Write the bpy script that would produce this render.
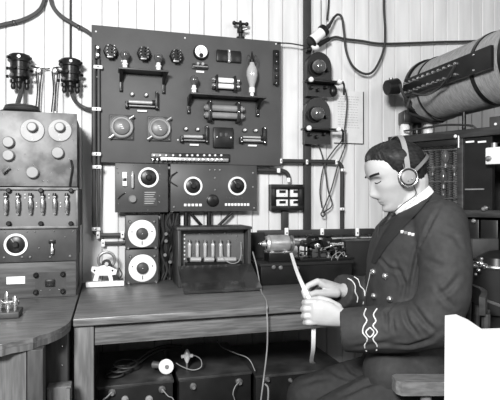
import bpy, bmesh, math, random
import numpy as np
from mathutils import Vector, Matrix, Quaternion, noise
from mathutils.bvhtree import BVHTree
random.seed(7)
for o in list(bpy.data.objects): bpy.data.objects.remove(o)
SC = bpy.context.scene; COL = SC.collection
PI = math.pi

# ---------------------------------------------------------------- camera
TH = math.radians(15.9); CT, ST = math.cos(TH), math.sin(TH)
DIST, CH, FP = 2.3, 1.12, 500.0
cam = bpy.data.objects.new('camera', bpy.data.cameras.new('camera')); COL.objects.link(cam)
cam.data.sensor_width = 36; cam.data.lens = 36.0
cam.data.clip_start = 0.05
cam.location = (0, -DIST, CH); cam.rotation_euler = (PI/2, 0, -TH)
SC.camera = cam

# ---------------------------------------------------------------- world, lights, exposure
w = bpy.data.worlds.new('world'); SC.world = w; w.use_nodes = True
w.node_tree.nodes['Background'].inputs[0].default_value = (1, 1, 1, 1)
w.node_tree.nodes['Background'].inputs[1].default_value = 0.12
def area(name, loc, target, size, power, size_y=None):
    l = bpy.data.lights.new(name, 'AREA'); l.energy = power; l.size = size
    if size_y: l.shape = 'RECTANGLE'; l.size_y = size_y
    o = bpy.data.objects.new(name, l); COL.objects.link(o); o.location = loc
    o.rotation_euler = (Vector(target) - Vector(loc)).to_track_quat('-Z', 'Y').to_euler()
    return o
area('window_light', (-0.65, -2.85, 1.95), (0.6, -0.2, 1.05), 0.42, 78)
area('fill_light', (1.9, -3.2, 2.2), (1.2, -0.6, 1.2), 1.2, 18)  # weak fill added from behind right, not a fixture of the room
SC.view_settings.view_transform = 'Standard'; SC.view_settings.look = 'None'
SC.view_settings.gamma = 1; SC.view_settings.use_curve_mapping = False
SC.view_settings.exposure = 0.7

# ---------------------------------------------------------------- helpers
def ray(px, py):
    u = (px-250)/FP; v = (200-py)/FP
    return Vector((ST + u*CT, CT - u*ST, v))
def at(px, py, Y=0.0):                      # point on the vertical plane y = Y
    d = ray(px, py); t = (Y+DIST)/d.y
    return Vector((0, -DIST, CH)) + d*t
def atz(px, py, Z):                         # point on the horizontal plane z = Z
    d = ray(px, py); t = (Z-CH)/d.z
    return Vector((0, -DIST, CH)) + d*t
def atd(px, py, dep):
    return Vector((0, -DIST, CH)) + ray(px, py)*dep
def SK(px, Y): return (Y+DIST)/ray(px, 200).y/FP     # metres per pixel there

def mat(name, g, rough=0.5, metal=0.0, var=0.12, scale=14, bump=0.0, stretch=None, spec=0.5, trans=0, coat=0, tint=None):
    m = bpy.data.materials.new(name); m.use_nodes = True; nt = m.node_tree; n = nt.nodes; L = nt.links
    b = n['Principled BSDF']
    tc = n.new('ShaderNodeTexCoord'); mp = n.new('ShaderNodeMapping'); ns = n.new('ShaderNodeTexNoise'); cr = n.new('ShaderNodeValToRGB')
    L.new(tc.outputs['Object'], mp.inputs[0]); L.new(mp.outputs[0], ns.inputs[0])
    if stretch: mp.inputs['Scale'].default_value = stretch
    ns.inputs['Scale'].default_value = scale; ns.inputs['Detail'].default_value = 6
    if g < .1 and spec == .5: spec = .28
    a, c = g*(1-var), min(g*(1+var), 1)
    cr.color_ramp.elements[0].position = 0.38; cr.color_ramp.elements[1].position = 0.62
    cr.color_ramp.elements[0].color = (a, a, a, 1); cr.color_ramp.elements[1].color = (c, c, c, 1)
    L.new(ns.outputs[0], cr.inputs[0]); L.new(cr.outputs[0], b.inputs['Base Color'])
    b.inputs['Roughness'].default_value = rough; b.inputs['Metallic'].default_value = metal
    b.inputs['Specular IOR Level'].default_value = spec
    if trans: b.inputs['Transmission Weight'].default_value = trans
    if coat: b.inputs['Coat Weight'].default_value = coat; b.inputs['Coat Roughness'].default_value = 0.1
    if bump:
        bp = n.new('ShaderNodeBump'); bp.inputs['Strength'].default_value = bump; bp.inputs['Distance'].default_value = 0.01
        L.new(ns.outputs[0], bp.inputs['Height']); L.new(bp.outputs[0], b.inputs['Normal'])
    return m
M = dict(
 wall=mat('painted_matchboard', .66, .6, var=.09, scale=5, stretch=(3, 1, .35), bump=.05),
 gap=mat('dark_gap', .05, .9),
 ceil=mat('ceiling_paint', .35, .8), floor=mat('floor_boards', .06, .6, var=.3, stretch=(1, 12, 1)),
 desk=mat('desk_wood', .125, .36, var=.34, scale=9, stretch=(1.2, 14, 14), bump=.12),
 desk2=mat('table_wood', .12, .33, var=.3, scale=8, stretch=(1.5, 10, 10), bump=.08),
 apron=mat('apron_wood', .12, .5, var=.3, scale=11, stretch=(1, 8, 12), bump=.12),
 legw=mat('leg_wood', .115, .5, var=.25, scale=9, stretch=(12, 12, 1)),
 darkw=mat('dark_wood', .045, .45, var=.25, scale=10, stretch=(8, 8, 1)),
 board=mat('slate_board', .076, .55, var=.08, scale=6),
 panel=mat('ebonite_panel', .06, .42, var=.12, scale=8),
 rackm=mat('aged_metal_panel', .14, .45, .0, var=.4, scale=18),
 rack2=mat('grey_panel', .115, .45, var=.15, scale=9),
 rack3=mat('dark_grey_panel', .05, .45, var=.2, scale=12),
 rack4=mat('brown_wood_panel', .075, .45, var=.25, scale=9, stretch=(1, 8, 10)),
 side=mat('rack_side', .07, .6),
 black=mat('black_bakelite', .012, .32, var=.2), blackm=mat('black_matte', .014, .65),
 rubber=mat('rubber_cable', .035, .5), cablel=mat('grey_cable', .065, .5), cloth_cable=mat('braided_cable', .27, .7),
 white=mat('white_enamel', .80, .35, var=.04), porc=mat('porcelain', .8, .18, var=.04),
 paper=mat('paper', .85, .8, var=.04), paperd=mat('aged_notice_paper', .66, .8, var=.05), ink=mat('ink', .38, .8),
 brass=mat('brass', .62, .25, .9, var=.1), steel=mat('bright_steel', .75, .22, .95, var=.1),
 dull=mat('dull_metal', .33, .4, .7, var=.15), knob=mat('grey_knob', .19, .4, var=.12),
 disc=mat('dial_metal', .22, .42, .0, var=.12), tan=mat('fibre_tube', .22, .4, var=.15),
 coil=mat('wound_coil', .26, .5, var=.22, scale=16, stretch=(2, 25, 2), bump=.25),
 glass=mat('bulb_glass', .42, .08, 0, var=.02, spec=.8, coat=1),
 pane=mat('clear_glass', 1.0, .02, 0, var=0, trans=1),
 skin=mat('skin', .41, .5, var=.05, scale=20), hair=mat('hair', .014, .55, var=.5, scale=30, stretch=(1, 6, 6)),
 navy=mat('navy_serge', .028, .75, var=.12, scale=60, bump=.05, spec=.35), navyd=mat('navy_lapel', .018, .7, var=.1, scale=40),
 trous=mat('trouser_serge', .024, .75, var=.12, scale=60, bump=.05),
 shirt=mat('white_linen', .85, .7, var=.03), tie=mat('black_silk', .012, .5), lace=mat('silver_lace', .62, .5, var=.2, scale=90),
 lips=mat('lip', .30, .45, var=.05), eye=mat('eye_white', .6, .3, var=.03), shoe=mat('shoe_leather', .012, .25),
 chair=mat('chair_oak', .15, .35, var=.25, scale=8, stretch=(3, 12, 12)),
)

def pane_mat():
    m = bpy.data.materials.new('window_glass'); m.use_nodes = True; nt = m.node_tree; n = nt.nodes; n.clear()
    o = n.new('ShaderNodeOutputMaterial'); mx = n.new('ShaderNodeMixShader'); tr = n.new('ShaderNodeBsdfTransparent'); gl = n.new('ShaderNodeBsdfGlossy'); fr = n.new('ShaderNodeFresnel')
    tr.inputs[0].default_value = (.93, .93, .93, 1); gl.inputs['Roughness'].default_value = .04; fr.inputs[0].default_value = 1.5
    nt.links.new(fr.outputs[0], mx.inputs[0]); nt.links.new(tr.outputs[0], mx.inputs[1]); nt.links.new(gl.outputs[0], mx.inputs[2]); nt.links.new(mx.outputs[0], o.inputs[0]); return m
M['pane'] = pane_mat()

def CR(pts, n=6):
    pts = [Vector(p) for p in pts]
    if len(pts) < 3: return pts
    P = [pts[0]*2-pts[1]] + pts + [pts[-1]*2-pts[-2]]; out = []
    for i in range(1, len(P)-2):
        a, b, c, d = P[i-1:i+3]
        for k in range(n):
            t = k/n
            out.append(.5*((2*b)+(c-a)*t+(2*a-5*b+4*c-d)*t*t+(3*b-a-3*c+d)*t**3))
    out.append(pts[-1]); return out

class MB:
    def __init__(s): s.bm = bmesh.new()
    def box(s, c, d, bev=0, rot=None):
        r = bmesh.ops.create_cube(s.bm, size=1)['verts']
        m = Matrix.Translation(Vector(c)) @ (rot.to_matrix().to_4x4() if rot else Matrix.Identity(4)) @ Matrix.Diagonal((d[0], d[1], d[2], 1))
        bmesh.ops.transform(s.bm, matrix=m, verts=r)
        if bev:
            es = list({e for v in r for e in v.link_edges})
            bmesh.ops.bevel(s.bm, geom=es, offset=bev, segments=2, affect='EDGES', profile=.5)
        return s
    def bb(s, a, b, bev=0):
        a, b = Vector(a), Vector(b)
        return s.box((a+b)/2, [abs(b[i]-a[i]) for i in range(3)], bev)
    def rings(s, rs, cap=True, close=False):
        vs = [[s.bm.verts.new(p) for p in r] for r in rs]; n = len(vs[0])
        rng = range(len(vs)) if close else range(len(vs)-1)
        for i in rng:
            A, B = vs[i], vs[(i+1) % len(vs)]
            for k in range(n): s.bm.faces.new((A[k], A[(k+1) % n], B[(k+1) % n], B[k]))
        if cap and not close:
            s.bm.faces.new(vs[0][::-1]); s.bm.faces.new(vs[-1])
        return s
    def frame(s, d):
        d = Vector(d).normalized(); a = Vector((0, 0, 1)) if abs(d.z) < .9 else Vector((1, 0, 0))
        x = d.cross(a).normalized(); return x, d.cross(x).normalized()
    def lathe(s, o, d, prof, seg=20):                 # prof: (h, r) along d
        o = Vector(o); d = Vector(d).normalized(); x, y = s.frame(d)
        return s.rings([[o+d*h+(x*math.cos(2*PI*k/seg)+y*math.sin(2*PI*k/seg))*max(r, 1e-5) for k in range(seg)] for h, r in prof])
    def cyl(s, a, b, r, r2=None, seg=16, bev=0):
        a, b = Vector(a), Vector(b); L = (b-a).length; r2 = r if r2 is None else r2
        pr = [(0, r), (L, r2)] if not bev else [(0, r-bev), (bev, r), (L-bev, r2), (L, r2-bev)]
        return s.lathe(a, b-a, pr, seg)
    def sph(s, c, r, seg=14):
        r = (r, r, r) if not hasattr(r, '__len__') else r
        q = bmesh.ops.create_uvsphere(s.bm, u_segments=seg, v_segments=max(6, seg*2//3), radius=1)['verts']
        bmesh.ops.transform(s.bm, matrix=Matrix.Translation(Vector(c)) @ Matrix.Diagonal((*r, 1)), verts=q); return s
    def torus(s, c, d, R, r, seg=32, sg=8):
        c = Vector(c); d = Vector(d).normalized(); x, y = s.frame(d); rs = []
        for k in range(seg):
            e = x*math.cos(2*PI*k/seg)+y*math.sin(2*PI*k/seg)
            rs.append([c+e*(R+r*math.cos(2*PI*j/sg))+d*r*math.sin(2*PI*j/sg) for j in range(sg)])
        return s.rings(rs, close=True)
    def annulus(s, c, d, R, r, t, seg=36):
        c = Vector(c); d = Vector(d).normalized(); x, y = s.frame(d); rs = []
        for k in range(seg):
            e = x*math.cos(2*PI*k/seg)+y*math.sin(2*PI*k/seg)
            rs.append([c+e*r, c+e*R, c+e*R+d*t, c+e*r+d*t])
        return s.rings(rs, close=True)
    def tube(s, pts, r, seg=8, n=6, smooth=True):
        P = CR(pts, n) if smooth else [Vector(p) for p in pts]
        rs = []; x = None
        for i, p in enumerate(P):
            d = (P[min(i+1, len(P)-1)]-P[max(i-1, 0)]).normalized()
            if x is None: x, y = s.frame(d)
            else:
                x = (x-d*x.dot(d)).normalized(); y = d.cross(x)
            rr = r[min(i*len(r)//len(P), len(r)-1)] if hasattr(r, '__len__') else r
            rs.append([p+(x*math.cos(2*PI*k/seg)+y*math.sin(2*PI*k/seg))*rr for k in range(seg)])
        return s.rings(rs)
    def helix(s, a, b, R, r, turns, seg=5, per=14, ecc=1):
        a, b = Vector(a), Vector(b); d = (b-a).normalized(); x, y = s.frame(d); N = int(turns*per)
        return s.tube([a+(b-a)*(i/N)+(x*math.cos(2*PI*i/per)+y*math.sin(2*PI*i/per)*ecc)*R for i in range(N+1)], r, seg, smooth=False)
    def prism(s, poly, z0, z1):
        return s.rings([[Vector((p[0], p[1], z0)) for p in poly], [Vector((p[0], p[1], z1)) for p in poly]])
    def ribbon(s, pts, wdir, w, t, n=8):
        P = CR(pts, n); wd = Vector(wdir).normalized(); rs = []
        for i, p in enumerate(P):
            d = (P[min(i+1, len(P)-1)]-P[max(i-1, 0)]).normalized(); q = d.cross(wd).normalized()*t/2; h = wd*w/2
            rs.append([p-h-q, p+h-q, p+h+q, p-h+q])
        return s.rings(rs)
    def build(s, name, m, parent=None, world=False, ang=38, scale=None, **kw):
        bm = s.bm; bmesh.ops.recalc_face_normals(bm, faces=bm.faces)
        me = bpy.data.meshes.new(name)
        if parent is not None and world:
            bmesh.ops.transform(bm, matrix=parent_world(parent).inverted(), verts=bm.verts)
        org = None
        if parent is None:
            zs = [v.co.z for v in bm.verts]; c = sum((v.co for v in bm.verts), Vector())/len(bm.verts)
            org = Vector((c.x, c.y, min(zs))); bmesh.ops.translate(bm, vec=-org, verts=bm.verts)
        bm.to_mesh(me); bm.free(); me.materials.append(M[m] if isinstance(m, str) else m)
        me.polygons.foreach_set('use_smooth', [True]*len(me.polygons)); me.set_sharp_from_angle(angle=math.radians(ang))
        o = bpy.data.objects.new(name, me); COL.objects.link(o)
        if parent is not None: o.parent = parent
        else: o.location = org
        for k, v in kw.items(): o[k] = v
        return o
def parent_world(p):
    m = p.matrix_basis.copy()
    while p.parent: p = p.parent; m = p.matrix_basis @ m
    return m
def thing(name, label, cat, loc, rotz=0, group=None):
    o = bpy.data.objects.new(name, None); COL.objects.link(o); o.empty_display_size = .05
    o.location = loc; o.rotation_euler = (0, 0, rotz); tag(o, label, cat, group); return o
def tag(o, label, cat, group=None):
    o['label'] = label; o['category'] = cat
    if group: o['group'] = group
    return o
def copy_tree(o, parent=None, loc=None, label=None):
    c = o.copy(); COL.objects.link(c); c.parent = parent
    if loc is not None: c.location = loc
    if label: c['label'] = label
    for ch in list(o.children): copy_tree(ch, c)
    return c
def struct(o): o['kind'] = 'structure'; return o
F = Vector((0, -1, 0)); UP = Vector((0, 0, 1)); XR = Vector((1, 0, 0))

# ================================================================ the room
# back wall: narrow painted matchboards with open joints
seams = []
x = -2.2; k = 0
while x < 3.6:
    wd = [.078, .074, .085, .070, .081][k % 5]; seams.append((x, wd)); x += wd; k += 1
mb = MB(); mb.bb((-2.2, .012, 0), (3.6, .05, 2.5))
for i, (x, wd) in enumerate(seams):
    g = .0022 if i % 4 == 1 else .0009
    a, b = x+g, x+wd-g; c = .0035
    mb.rings([[Vector((a, .013, z)), Vector((a, .004, z)), Vector((a+c, 0, z)), Vector((b-c, 0, z)), Vector((b, .004, z)), Vector((b, .013, z))] for z in (0, 2.5)])
struct(mb.build('wall_back', 'wall', ang=20))
struct(MB().bb((-2.2, -4, -.06), (3.6, .05, 0)).build('floor', 'floor'))
struct(MB().bb((-2.2, -4, 2.5), (3.6, .05, 2.56)).build('ceiling', 'ceil'))
struct(MB().bb((3.6, -4, 0), (3.66, .05, 2.5)).build('wall_right', 'ceil'))
struct(MB().bb((-2.26, -4, 0), (-2.2, .05, 2.5)).build('wall_left', 'ceil'))
ZD = .76
# ================================================================ main desk and left table
XL = atz(73, 319, ZD).x; XE = 1.20
t = thing('wooden_desk', 'long wooden desk with square legs standing along the boarded wall', 'desk', (XL, -.35, 0))
MB().bb((XL, -.70, ZD-.024), (XE, -.002, ZD), .003).build('desk_top', 'desk', t, True)
MB().bb((XL+.061, -.672, ZD-.024-.068), (XE-.07, -.63, ZD-.024), .002).build('apron', 'apron', t, True)
MB().bb((XL+.002, -.685, 0), (XL+.060, -.62, ZD-.024), .003).build('leg', 'legw', t, True)
MB().bb((XE-.07, -.685, 0), (XE-.01, -.62, ZD-.024), .003).build('leg', 'legw', t, True)
MB().bb((XL+.01, -.08, 0), (XL+.08, -.01, ZD-.024), .003).build('leg', 'legw', t, True)

# left table with rounded and chipped front corner
pts = [(-1.3, -.004), (XL-.006, -.004), (XL-.006, -.66)]
cx_, cy_ = XL-.226, -.70
for k in range(0, 15):
    a = math.radians(-90*k/14)
    ch = .006*math.sin(k*2.1) if 5 < k < 13 else 0
    pts.append((cx_+(.22-ch)*math.cos(a), cy_+(.245-ch)*math.sin(a)))
pts.append((-1.3, -.945))
pts = pts[::-1]
t = thing('round_cornered_table', 'heavy wooden table with a rounded, chipped front corner, under the instrument rack at far left', 'table', (-.7, -.45, 0))
MB().prism(pts, ZD-.012, ZD).build('table_top', 'desk2', t, True)
pts2 = [(cx_+(p[0]-cx_)*(.975 if p[0] > cx_ else 1), cy_+(p[1]-cy_)*(.985 if p[1] < cy_ else 1)) for p in pts]
mb = MB(); mb.prism([(p[0], p[1]-.003 if p[1] < cy_ else p[1]) for p in pts], ZD-.028, ZD-.0125)
mb.build('edge_moulding', 'legw', t, True)
a = at(27, 352, -.90); b = at(43, 400, -.90)
mb = MB(); mb.prism([(-1.25, 0), (a.x-.001, 0), (a.x-.001, ZD-.029), (-1.25, ZD-.029)], 0, 1)
apz = 0.0
mb = MB()
arch = [(-1.25, .70), (-1.25, ZD-.029), (a.x-.002, ZD-.029), (a.x-.002, .45)] + [(a.x-.02-.02*k, .45+.17*math.sin(min(1, k/7)*PI/2)) for k in range(1, 8)]
mb.rings([[Vector((p[0], y, p[1])) for p in arch] for y in (-.90, -.875)])
mb.build('apron', 'legw', t, True)
MB().bb((a.x, -.90, 0), (b.x, -.84, ZD-.029), .002).build('leg', 'darkw', t, True)
MB().bb((-1.25, -.90, 0), (-1.19, -.84, ZD-.029), .002).build('leg', 'darkw', t, True)
MB().bb((-1.25, -.09, 0), (-1.19, -.03, ZD-.029), .002).build('leg', 'darkw', t, True)

# dark pedestal cabinet between table leg and desk leg
a = at(45, 340, -.74)
t = thing('pedestal_cabinet', 'dark narrow cabinet with screw heads under the meeting point of table and desk', 'cabinet', ((a.x+XL)/2, -.5, 0))
MB().bb((a.x, -.74, .03), (XL-.012, -.30, ZD-.034), .003).build('body', 'darkw', t, True)
MB().bb((a.x-.004, -.744, 0), (XL-.010, -.29, .03)).build('plinth', 'blackm', t, True)
for (px, py) in ((62, 346), (62, 365), (62, 383)):
    p = at(px, py, -.74); MB().sph(p, .003, 8).build('screw', 'steel', t, True)
a = at(47, 384, -.80); b = at(71, 400, -.80)
t = thing('wooden_crate', 'small light wooden crate standing on the floor against the dark pedestal cabinet', 'crate', ((a.x+b.x)/2, -.78, 0))
MB().bb((a.x, -.80, 0), (b.x, -.755, a.z-.012), .002).build('body', 'legw', t, True)
MB().bb((a.x+.002, -.812, 0), (a.x+.012, -.80, a.z-.015), .001).build('batten', 'legw', t, True)
MB().bb((b.x-.012, -.812, 0), (b.x-.002, -.80, a.z-.015), .001).build('batten', 'legw', t, True)

# ================================================================ rack stack on left table
YR = -.32
xr = at(77, 200, YR).x; xl = xr-.46
def rz(py): return at(60, py, YR).z
def knob(parent, px, py, Y, r, h, m='knob', rim=None):
    p = at(px, py, Y); mb = MB()
    mb.lathe(p, F, [(0, r*1.08), (h*.25, r*1.08), (h*.3, r), (h*.9, r*.96), (h, r*.85)], 24)
    return mb.build('knob', m, parent, True)
def stud(parent, px, py, Y, r=.0032, m='brass', name='stud'):
    return MB().sph(at(px, py, Y), (r, r, r), 8).build(name, m, parent, True)
def ringdial(parent, px, py, Y, R, face='black', ring='white', name='dial'):
    p = at(px, py, Y); k = SK(px, Y); R = R*k
    d = MB().lathe(p, F, [(0, R*.8), (.006, R*.8), (.010, R*.55)], 32).build(name, face, parent, True)
    MB().annulus(p, F, R, R*.76, .006).build('ring', ring, d, True)
    MB().lathe(p+F*.010, F, [(0, R*.3), (.012, R*.26), (.014, R*.2)], 20).build('knob', 'blackm', d, True)
    MB().box(p+Vector((-R*.25, -.011, R*.35)), (R*.06, .002, R*.5), 0, Quaternion((0, 1, 0), -.6)).build('pointer', 'steel', d, True)
    return d

# top unit
z0, z1 = rz(186.5), rz(113)
t = thing('tuner_unit', 'pale scuffed metal tuner with two large dials, topmost unit of the left rack', 'radio unit', ((xl+xr)/2, -.17, z0))
MB().bb((xl, YR+.008, z0), (xr-.006, -.02, z1-.002), .002).build('case', 'side', t, True)
MB().bb((xl, YR, z0), (xr, YR+.007, z1), .0015).build('front_panel', 'rackm', t, True)
for px in (32.5, 60):
    p = at(px, 130.5, YR); d = MB().lathe(p, F, [(0, .042), (.004, .042), (.006, .040)], 40).build('dial', 'disc', t, True)
    q = at(px, 127.5, YR-.006)
    MB().lathe(q, F, [(0, .020), (.006, .020), (.007, .0175), (.022, .0165), (.024, .014)], 24).build('knob', 'knob', d, True)
    mb = MB()
    for (dx, dz) in ((-.03, .012), (.026, .018), (.0, -.034), (-.003, -.018)): mb.sph(p+Vector((dx, -.006, dz)), .0026, 6)
    mb.build('screw', 'white', d, True)
for (px, py, r) in ((9, 142.5, .020), (9, 155.5, .020), (58, 153, .022), (33, 172.5, .022)):
    knob(t, px, py, YR, r, .022)
for (px, py) in ((72, 125), (73, 140), (60, 146), (42, 153), (25, 154), (52, 153), (69, 159), (70, 168), (34, 165), (18, 170), (51, 173), (63, 173), (3, 114), (68, 114), (25, 183), (43, 181), (48, 181)):
    stud(t, px, py, YR, .0032 if px in (43, 48) else .0022, 'steel')
p = at(5, 171, YR); MB().cyl(p, p+F*.01, .010).build('switch', 'black', t, True)
MB().tube([at(3, 173.5, YR-.015), at(5, 171, YR-.018), at(9, 167, YR-.02)], .0035).build('switch_lever', 'steel', t, True)
MB().tube([at(71, 160, YR-.004), at(72.5, 168, YR-.006), at(71, 178, YR-.006), at(70, 186, YR-.004)], .004).build('wire', 'black', t, True)

M['silver'] = mat('silvered_glass', .55, .22, .85, var=.4, scale=60)
# tube unit
z0, z1 = rz(228.5), rz(187.3)
t = thing('detector_unit', 'grey rack unit with a row of six small silver valves behind a bright frame', 'radio unit', ((xl+xr)/2, -.17, z0))
MB().bb((xl, YR+.008, z0), (xr+.003, -.02, z1-.001), .002).build('case', 'side', t, True)
MB().bb((xl, YR+.002, z0+.002), (xr, YR+.0075, z1-.002)).build('front_panel', 'rack2', t, True)
mb = MB()
mb.bb((xl, YR-.010, z1-.010), (xr+.004, YR+.0015, z1-.001), .001); mb.bb((xl, YR-.010, z0+.001), (xr+.004, YR+.0015, z0+.010), .001)
mb.bb((xr-.004, YR-.010, z0+.0105), (xr+.004, YR+.0015, z1-.0105), .001)
mb.build('frame', 'rackm', t, True)
for i, px in enumerate((6.5, 18.5, 31, 43, 55, 67)):
    p = at(px, 204, YR)
    v = MB().lathe(p+Vector((0, -.018, -.034)), UP, [(0, .004), (.004, .006), (.012, .006), (.02, .0078), (.045, .0078), (.056, .005), (.060, .003)], 14).build('valve', 'silver', t, True)
    MB().cyl(p+Vector((0, -.018, .030)), p+Vector((0, -.018, .040)), .0075, .006).build('top_cap', 'black', v, True)
    MB().bb(p+Vector((-.004, -.018, -.037)), p+Vector((.004, .002, -.032))).build('clip', 'steel', v, True)
    MB().bb(p+Vector((-.004, -.020, .024)), p+Vector((.004, .002, .029))).build('clip', 'steel', v, True)
for (px, py) in ((25, 198), (25, 194.5), (36.5, 203), (36.5, 206.5), (49, 198), (49, 194.5), (60.5, 203), (60.5, 206.5)):
    stud(t, px, py, YR, .0028, 'porc')
for (px, py) in ((9, 190.5), (41, 190.5), (71, 190.5), (9, 223.5), (41, 223.5), (71, 223.5)):
    MB().lathe(at(px, py, YR-.002), F, [(0, .009), (.010, .009), (.014, .006)], 12).build('terminal', 'black', t, True)

# dark unit with ring dial
z0, z1 = rz(261), rz(229)
t = thing('receiver_unit', 'dark rack unit with one white ring dial and lever, third down at left', 'radio unit', ((xl+xr)/2, -.17, z0))
MB().bb((xl, YR+.008, z0), (xr-.004, -.02, z1-.001), .002).build('case', 'side', t, True)
MB().bb((xl, YR, z0), (xr-.002, YR+.007, z1), .001).build('front_panel', 'rack3', t, True)
ringdial(t, 16, 244.5, YR, 11)
MB().bb(at(48.5, 240, YR-.008), at(55.5, 243, YR), .001).build('switch_bracket', 'black', t, True)
MB().lathe(at(52, 254, YR-.010), UP, [(0, .006), (.02, .008), (.026, .004), (.04, .003)], 10).build('switch_lever', 'steel', t, True)
for (px, py) in ((4, 257.5), (22, 257), (30, 257), (50, 257), (70, 256), (5, 232), (27, 231.5), (35, 231.5), (54, 231), (73, 231), (65, 237), (39, 248)):
    MB().sph(at(px, py, YR-.002), .0045 if py > 250 else .003, 8).build('terminal', 'dull', t, True)
# bottom unit
z0, z1 = ZD+.001, rz(261.7)
t = thing('battery_panel_unit', 'plain wooden rack unit with blank white label, lowest in the left rack', 'radio unit', ((xl+xr)/2, -.17, z0))
MB().bb((xl, YR+.008, z0), (xr-.006, -.02, z1-.001), .002).build('case', 'side', t, True)
MB().bb((xl, YR, z0), (xr-.004, YR+.007, z1), .001).build('front_panel', 'rack4', t, True)
MB().bb(at(6.5, 277, YR-.001), at(25, 283.5, YR)).build('label_plate', 'paper', t, True)
for (px, py) in ((36, 275), (63, 274), (36, 292), (63, 291)):
    MB().lathe(at(px, py, YR), F, [(0, .010), (.012, .009), (.016, .005)], 14).build('terminal', 'black', t, True)
for (px, py) in ((41, 290.5), (50, 290), (59, 289.5)): stud(t, px, py, YR, .003, 'steel')
MB().bb(at(35, 272.5, YR-.001), at(66, 293.5, YR)).build('inset_plate', 'rack3', t, True)
MB().bb(at(45, 280, YR-.010), at(55, 286, YR-.001), .002).build('catch', 'black', t, True)

# coil lying on the rack
zr = rz(113)+.002
t = thing('inductance_coil', 'flat black oval coil in a dish lying on top of the left rack', 'coil', at(22, 110, -.22)*1.0)
t.location.z = zr; c = Vector(t.location)
mb = MB(); mb.lathe(c, UP, [(0, .060), (.004, .075), (.010, .078), (.012, .070), (.006, .055)], 32)
mb.build('dish', 'black', t, True)
mb = MB(); [mb.torus(c+Vector((0, 0, .018+.009*k)), UP, .058-.004*k, .0075, 32) for k in range(2)]
mb.build('winding', 'rubber', t, True)
MB().box(c+Vector((0, -.0, .0165)), (.075, .05, .008), .003).build('centre_block', 'dull', t, True)

# lead-in insulator clusters on wall
def cluster(px, py, Y, label):
    c = at(px, py, 0); t = thing('cable_terminal', label, 'terminal', c, 0, 'black cable terminals on the left wall')
    mb = MB(); mb.lathe(c+Vector((0, -.055, -.045)), UP, [(0, .022), (.01, .034), (.012, .040), (.022, .040), (.024, .035), (.040, .036), (.042, .041), (.052, .041), (.054, .036), (.075, .037), (.078, .044), (.100, .044), (.106, .040), (.110, .030)], 10)
    mb.build('housing', 'black', t, True)
    MB().box(c+Vector((0, -.008, .01)), (.05, .016, .11), .002).build('mounting_plate', 'blackm', t, True)
    for k in range(18):
        a = k*2*PI/6+(k//6)*.3; z = (-.028, .002, .045)[k//6]
        q = c+Vector((0, -.055, z))+Vector((math.cos(a), math.sin(a), 0))*.042
        MB().cyl(q, q+Vector((math.cos(a), math.sin(a), 0))*.010, .0065, seg=8).build('nut', 'dull' if k % 4 == 0 else 'black', t, True)
    for dx, dy in ((-.025, 0), (0, -.02), (.027, .0)):
        q = c+Vector((dx, -.055+dy, -.04))
        MB().lathe(q, (dx*.3, 0, -1), [(0, .012), (.012, .012), (.016, .008), (.03, .010), (.04, .006)], 10).build('gland', 'black', t, True)
    return t
cluster(22, 73.5, 0, 'black ribbed cable terminal on wall above the dish-shaped coil, nearest left edge')
cluster(71.5, 77.5, 0, 'black ribbed cable terminal on wall under the thin vertical rod')
tag(MB().tube([at(22, 82, -.055), at(21, 92, -.07), at(18, 103, -.12), at(18, 108.5, -.19)], .010).build('cable', 'cablel'), 'thick grey cable dropping from the leftmost wall terminal into the flat coil', 'cable')
tag(MB().tube([at(71, 87, -.055), at(73, 97, -.05), at(78, 104, -.035), at(86, 108.5, -.03), at(93, 109.5, -.055)], .0085).build('cable', 'cablel'), 'thick grey cable curving from the second wall terminal to the board edge', 'cable')
tag(MB().tube([at(70.5, -12, -.012), at(70.5, 58, -.012)], .0042, smooth=False).build('vertical_rod', 'rubber'), 'thin dark vertical rod on the wall running down to a black terminal', 'rod')
for px, lab in ((38.5, 'small white insulator with wire loop beside the leftmost black terminal'), (54.5, 'small white insulator with wire loop beside the terminal under the vertical rod')):
    c = at(px, 70.5, 0); t = thing('wall_insulator', lab, 'insulator', c, 0, 'white wall insulators with wire loops')
    MB().lathe(c, F, [(0, .018), (.006, .018), (.010, .012), (.02, .012), (.026, .017), (.032, .014)], 18).build('body', 'porc', t, True)
    MB().cyl(c+F*.032, c+F*.036, .004, seg=8).build('screw', 'black', t, True)
    MB().tube([at(px-3, 112, -.03), at(px-1, 90, -.03), at(px-2.2, 72, -.03), at(px, 67.5, -.03), at(px+3, 72, -.03), at(px+1.5, 90, -.03), at(px+.5, 111, -.03)], .003).build('wire_loop', 'rubber', t, True)
tag(MB().tube([at(31, 66, -.05), at(38, 67.5, -.034), at(46, 69, -.02), at(55, 67.5, -.034), at(64, 67, -.05)], .003).build('jumper_wire', 'rubber'), 'thin wire joining the two black wall terminals across the small white insulators', 'wire')
tag(MB().tube([at(-12, 28, -.02), at(5, 24, -.02), at(22, 20, -.02), at(36, 13, -.02), at(43, 4, -.02), at(47, -14, -.02)], .0085).build('cable', 'cablel'), 'thick cable bending upward across the wall from the left edge to the top', 'cable')
tag(MB().tube([at(49, -14, -.02), at(52, 4, -.02), at(60, 15, -.02), at(74, 24, -.02), at(86, 30.5, -.02), at(93, 36, -.012)], .0085).build('cable', 'cablel'), 'thick cable sagging down from the top toward the upper corner of the big board', 'cable')
for px, py, lab in ((15, 23, 'tiny dark clip under the cable nearest the left edge'), (79, 28, 'tiny dark clip under the cable near the big board')):
    mb = MB(); p = at(px, py, 0); mb.box(p+Vector((0, -.016, -.004)), (.012, .032, .014), .002)
    tag(mb.build('cable_clip', 'black'), lab, 'clip')
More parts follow.
